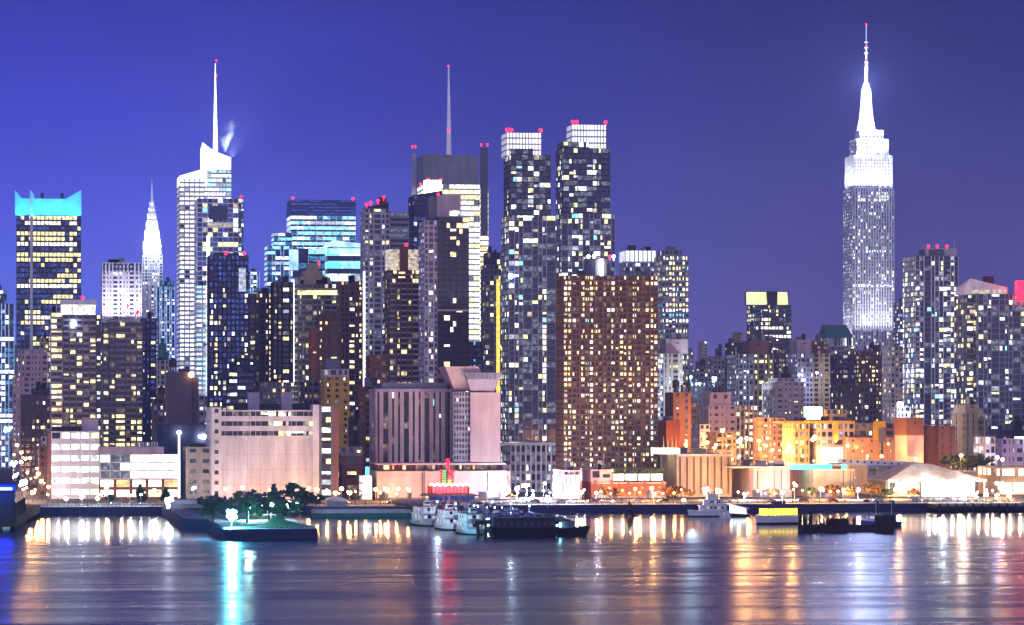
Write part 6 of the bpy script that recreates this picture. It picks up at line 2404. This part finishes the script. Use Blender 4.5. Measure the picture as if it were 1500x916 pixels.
OR, WH, CY, YE = (1, .44, .13), (.92, .88, 1), (.12, .72, 1), (1, .50, .14)
K = 1900
LAMPS = [
    # long street on the left
    ('tall glaring white street lamp at the far mouth of the long street', 12, 630, 1800, WH, 6 * K, 'bulbwhite', 1.9),
    ('orange street lamp high up the long street, nearest the pink stepped building', 25, 652, 1750, OR, 3 * K, 'bulborange', .9),
    ('orange street lamp of the long street below the highest one', 31, 663, 1680, OR, 3 * K, 'bulborange', .8),
    ('orange street lamp of the long street by the dark tenement', 37, 672, 1620, OR, 3 * K, 'bulborange', .8),
    ('orange street lamp of the long street beside the narrow pale building', 44, 671, 1570, OR, 3 * K, 'bulborange', .7),
    ('bright white street lamp on the left side of the long street', 20, 679, 1600, WH, 6 * K, 'bulbwhite', 1.7),
    ('glaring white street lamp at the river end of the long street', 34, 707, 1460, WH, 8 * K, 'bulbwhite', 1.8),
    ('bright white street lamp low beside the timber pier', 23, 697, 1500, WH, 5 * K, 'bulbwhite', 1.3),
    ('orange street lamp before the brown tenement', 56, 694, 1455, OR, 4 * K, 'bulborange', .9),
    ('warm street lamp right at the corner of the brown tenement', 62, 706, 1440, YE, 4 * K, 'bulbwarm', 1.1),
    ('orange street lamp at the brick flank of the white office block', 71, 713, 1430, OR, 4 * K, 'bulborange', .8),
    ('warm street lamp low at the river end of the long street', 48, 720, 1420, YE, 4 * K, 'bulbwarm', 1.2),
    # white office and glass hall
    ('white promenade lamp left of the white office block', 97, 730, 1400, WH, 4 * K, 'bulbwhite', .9),
    ('white promenade lamp before the middle of the white office block', 120, 728, 1400, WH, 4 * K, 'bulbwhite', 1.0),
    ('cyan white promenade lamp at the right end of the white office block', 143, 730, 1400, CY, 4 * K, 'bulbwhite', .8),
    ('orange street lamp before the left end of the glass hall', 157, 713, 1425, OR, 5 * K, 'bulborange', 1.1),
    ('warm street lamp before the glass hall beside the conifer', 190, 728, 1405, YE, 4 * K, 'bulbwarm', 1.0),
    ('orange street lamp before the right end of the glass hall', 226, 718, 1425, OR, 4 * K, 'bulborange', .8),
    ('glaring white floodlight beside the white arched tent', 247, 736, 1310, WH, 9 * K, 'bulbwhite', 1.9),
    ('pink white street lamp below the orange banded building', 284, 716, 1430, WH, 6 * K, 'bulbwhite', 1.0),
    # big white wall
    ('orange street lamp at the left foot of the big white wall', 330, 716, 1436, OR, 6 * K, 'bulborange', .6),
    ('bright orange street lamp at the foot of the big white wall, left of the trees', 355, 714, 1434, OR, 10 * K, 'bulborange', .8),
    ('orange street lamp at the foot of the big white wall behind the trees', 395, 717, 1434, OR, 9 * K, 'bulborange', .6),
    ('orange street lamp by the tallest park tree', 425, 717, 1434, OR, 8 * K, 'bulborange', .6),
    ('orange street lamp right of the tallest park tree', 451, 715, 1436, OR, 7 * K, 'bulborange', .9),
    ('orange street lamp at the right corner of the big white wall', 464, 717, 1438, OR, 7 * K, 'bulborange', .9),
    ('yellow street lamp left of three over the white canopy pavilion', 491, 722, 1420, YE, 4 * K, 'bulbwarm', .9),
    ('yellow street lamp highest of three over the white canopy pavilion', 500, 716, 1425, YE, 4 * K, 'bulbwarm', .9),
    ('yellow street lamp right of three over the white canopy pavilion', 512, 722, 1420, YE, 4 * K, 'bulbwarm', .9),
    # pink hall
    ('warm street lamp before the pink hall, leftmost of four', 550, 717, 1424, OR, 7 * K, 'bulbwarm', .8),
    ('warm street lamp before the pink hall, brightest, second of four', 565, 718, 1424, YE, 9 * K, 'bulbwarm', 1.1),
    ('warm street lamp before the pink hall, small third of four', 583, 716, 1424, OR, 6 * K, 'bulbwarm', .7),
    ('warm street lamp before the pink hall, fourth and nearest the pavilion', 598, 718, 1424, YE, 8 * K, 'bulbwarm', 1.0),
    ('pinkish white lamp before the pink hall right of the pavilion', 715, 722, 1422, (1, .6, .5), 9 * K, 'bulbwhite', .5),
    ('white floodlight at the right end of the pink hall', 757, 716, 1430, WH, 8 * K, 'bulbwhite', 1.3),
    ('white floodlight at the foot of the podium building, left one', 772, 712, 1470, WH, 9 * K, 'bulbwhite', 1.2),
    ('white floodlight at the foot of the podium building, right one', 796, 708, 1470, WH, 7 * K, 'bulbwhite', 1.0),
    ('low white lamp on the road before the podium building', 778, 728, 1420, WH, 7 * K, 'bulbwhite', 1.3),
    ('low white lamp on the road left of the columned podium', 803, 729, 1418, WH, 7 * K, 'bulbwhite', 1.2),
    ('violet white lamp before the columns of the columned podium', 835, 729, 1415, (.7, .5, 1), 5 * K, 'bulbviolet', .7),
    ('yellow white lamp at the corner between columned and terrace podium', 851, 721, 1420, YE, 5 * K, 'bulbwarm', .9),
    ('tall violet white lamp column before the terrace podium', 873, 722, 1420, (.9, .75, 1), 4 * K, 'bulbwhite', .7),
    ('low yellow lamp under the amber trees of the terrace podium', 897, 735, 1400, YE, 4 * K, 'bulbwarm', .8),
    ('orange lamp before the middle of the terrace podium', 930, 716, 1430, OR, 5 * K, 'bulborange', .7),
    ('upper orange lamp of the pair at the right of the terrace podium', 954, 715, 1425, OR, 6 * K, 'bulborange', .9),
    ('lower orange lamp of the pair at the right of the terrace podium', 957, 726, 1405, OR, 6 * K, 'bulborange', 1.0),
    ('yellow lamp below the big rusty autumn tree', 1001, 733, 1396, YE, 5 * K, 'bulbwarm', .9),
    # terminal
    ('glaring warm floodlight over the yacht, left of the bright pair', 1034, 719, 1425, YE, 10 * K, 'bulbwarm', 1.6),
    ('glaring warm floodlight over the yacht, right of the bright pair', 1053, 720, 1425, YE, 10 * K, 'bulbwarm', 1.5),
    ('low glaring lamp directly above the yacht', 1044, 730, 1400, WH, 6 * K, 'bulbwhite', 1.5),
    ('white lamp before the pink terminal wall', 1090, 724, 1420, WH, 12 * K, 'bulbwhite', 1.1),
    ('violet white lamp at the right end of the pink terminal wall', 1146, 721, 1424, (1, .72, .8), 10 * K, 'bulbwhite', .9),
    ('warm lamp before the left end of the orange terminal wall', 1164, 709, 1425, OR, 8 * K, 'bulbwarm', 1.0),
    ('warm lamp before the middle of the orange terminal wall', 1202, 716, 1425, OR, 9 * K, 'bulbwarm', 1.2),
    ('orange lamp before the right end of the orange terminal wall', 1235, 717, 1425, OR, 8 * K, 'bulborange', .7),
    ('white street lamp at the corner left of the amber trees by the canopy', 1256, 717, 1420, WH, 6 * K, 'bulbwhite', 1.1),
    ('glaring warm floodlight under the left end of the white canopy', 1313, 715, 1425, YE, 10 * K, 'bulbwarm', 2.1),
    ('white floodlight under the middle of the white canopy', 1378, 706, 1438, (.8, .92, 1), 8 * K, 'bulbwhite', 1.4),
    ('blue white floodlight under the right end of the white canopy', 1407, 706, 1438, (.7, .88, 1), 8 * K, 'bulbwhite', 1.5),
    ('orange floodlight before the tan ferry hall', 1463, 711, 1445, OR, 9 * K, 'bulbwarm', 1.7),
    ('first warm lamp of the bright row along the ferry hall quay, nearest the canopy', 1428, 726, 1405, YE, 5 * K, 'bulbwarm', 1.1),
    ('second warm lamp of the bright row along the ferry hall quay', 1444, 726, 1405, YE, 5 * K, 'bulbwarm', 1.2),
    ('third warm lamp of the bright row along the ferry hall quay', 1460, 727, 1405, YE, 5 * K, 'bulbwarm', 1.1),
    ('last warm lamp of the bright row along the ferry hall quay', 1478, 726, 1405, YE, 5 * K, 'bulbwarm', 1.3),
    # streets behind the terminal
    ('tall orange street lamp before the salmon building', 1058, 632, 1690, OR, 22 * K, 'bulborange', 1.7),
    ('warm street lamp right of the salmon building, upper left of a cluster', 1083, 646, 1640, OR, 12 * K, 'bulbwarm', 1.6),
    ('warm street lamp right of the salmon building, upper right of a cluster', 1093, 643, 1660, OR, 12 * K, 'bulbwarm', 1.0),
    ('small orange street lamp right of the lamp cluster', 1111, 646, 1650, OR, 10 * K, 'bulborange', .9),
    ('orange street lamp before the brick block with warm windows', 1120, 652, 1620, OR, 12 * K, 'bulborange', 1.2),
    ('small orange street lamp below the brick block with warm windows', 1131, 659, 1600, OR, 8 * K, 'bulborange', .7),
    ('orange street lamp at the left corner of the low orange loft', 1157, 655, 1575, OR, 12 * K, 'bulborange', 1.7),
    ('orange street lamp before the tan house', 1046, 656, 1575, OR, 8 * K, 'bulborange', .8),
    ('orange street lamp low right of the orange red box', 1004, 652, 1575, OR, 9 * K, 'bulborange', 1.0),
    ('yellow lamp on the roof line of the pier terminal', 1154, 679, 1500, YE, 6 * K, 'bulbwarm', .9),
    ('orange street lamp before the brick factory', 1270, 668, 1545, OR, 9 * K, 'bulborange', .6),
    ('orange street lamp at the foot of the pink chimney block', 1341, 672, 1535, OR, 8 * K, 'bulborange', .6),
    ('warm street lamp on the leafy bank', 1407, 667, 1512, OR, 5 * K, 'bulbwarm', .8),
    ('orange street lamp before the low violet house', 1468, 673, 1535, OR, 5 * K, 'bulborange', .9),
    ('blue lamp before the low violet house', 1460, 670, 1535, (.3, .35, 1), 5 * K, 'bulbblue', .9),
    ('brilliant blue white star of a floodlight above the brick factory', 1318, 593, 1670, (.6, .75, 1), 9 * K, 'bulbblue', 1.9),
    ('blue white street light left of the gridded apartment tower', 1046, 556, 1880, (.6, .8, 1), 9 * K, 'bulbcyan', 1.5),
    ('pale blue street light on the dark block beside the beige apartment tower', 1012, 553, 1860, (.6, .8, 1), 6 * K, 'bulbcyan', 1.0),
    ('blue white light on the roofs below the pale violet tower', 1196, 430 + 116, 2020, (.6, .6, 1), 6 * K, 'bulbblue', .8),
]
for lab, px, py, Y, c, e, bulb, r in LAMPS:
    wall = 'big white wall' in lab or 'tallest park tree' in lab
    lamp(lab, px, py, Y, c, e * (1.6 if Y > 1500 else .16 if wall else .42 if px < 740 else 1.6), bulb, r)
for lab, px, py, d, c, e, bulb, r in (
        ('brilliant cyan floodlight near the front of the park pier', 339, 755, 14, CY, 70 * K, 'bulbcyan', 1.9),
        ('white park lamp left of the dark bush', 397, 739, 85, (.6, .9, 1), 9 * K, 'bulbwhite', .9),
        ('white park lamp right of the dark bush', 425, 737, 95, (.6, .85, 1), 9 * K, 'bulbwhite', 1.2),
        ('small pale park lamp under the pointed dark tree', 364, 745, 80, (.5, 1, .9), 12 * K, 'bulbwhite', .7),
        ('small pale park lamp at the root of the park pier', 385, 742, 150, (.7, .95, 1), 4 * K, 'bulbwhite', .7)):
    lamp(lab, px, py, PARK[1] + d, c, e, bulb, r, 3.8, None, 'park_lamp')
ROWS = [  # lamp rows added to fill out the band of shore light
    ('small added white promenade lamp on the seawall before the white office block and glass hall', 66, 240, 12, WH, 'bulbwhite'),
    ('small added warm promenade lamp on the seawall behind the pale quay barge', 470, 606, 9, YE, 'bulbwarm'),
    ('small added white promenade lamp on the seawall between parking pier and columned podium', 752, 860, 9, WH, 'bulbwhite'),
    ('small added orange promenade lamp on the seawall before the terrace podium', 872, 1006, 9, OR, 'bulborange'),
    ('small added yellow promenade lamp on the seawall before the pier terminal row', 1076, 1246, 13, YE, 'bulbwarm'),
    ('small added warm white promenade lamp on the quay before the ferry hall', 1352, 1496, 12, (1, .8, .6), 'bulbwarm'),
]
rng = random.Random(31)
for lab, pa, pb, n, c, bulb in ROWS:
    for k in range(n):
        px = pa + (pb - pa) * (k + rng.uniform(.25, .75)) / n
        Y = SHORE + rng.uniform(8, 18)
        X = TX(px, Y)
        h = rng.uniform(4.2, 6.2)
        py = 600 + (EYE - G - h) * 4900 / DD(X, Y)
        lamp(lab, px, py, Y, c, (.4 if px < 740 else .8) * K, bulb, rng.uniform(.3, .5), G, lab.replace('small ', '').replace(' lamp ', ' lamps '), 'added_promenade_lamp')
for lab, pa, pb, ya, yb, Ya, Yb, n in (('small added orange street lamp in the streets between the pier terminal and the salmon building', 1006, 1330, 640, 676, 1545, 1620, 26),
                                       ('small added orange street lamp among those lining the long street by the tenements', 14, 66, 655, 722, 1440, 1700, 12)):
    for k in range(n):  # extra lamps strewn at random to add street glitter
        px = pa + (pb - pa) * (k + rng.random()) / n
        lamp(lab, px, rng.uniform(ya, yb), rng.uniform(Ya, Yb), OR if k % 3 else YE, 1.2 * K, 'bulborange' if k % 3 else 'bulbwarm', rng.uniform(.45, .85), G, lab.replace('small ', '').replace(' lamp ', ' lamps '))
for i in range(8):
    px = 640 + i * 27
    yy = dy0 + 60 + (i % 4) * 45
    lamp('slim lamp post standing among the cars on the parking pier', px, 735 + (i % 3) * 3, yy, (.55, .75, 1), 1.2 * K, 'bulbcyan', .3, 5.1, 'lamp posts of the parking pier', 'lamp_post')
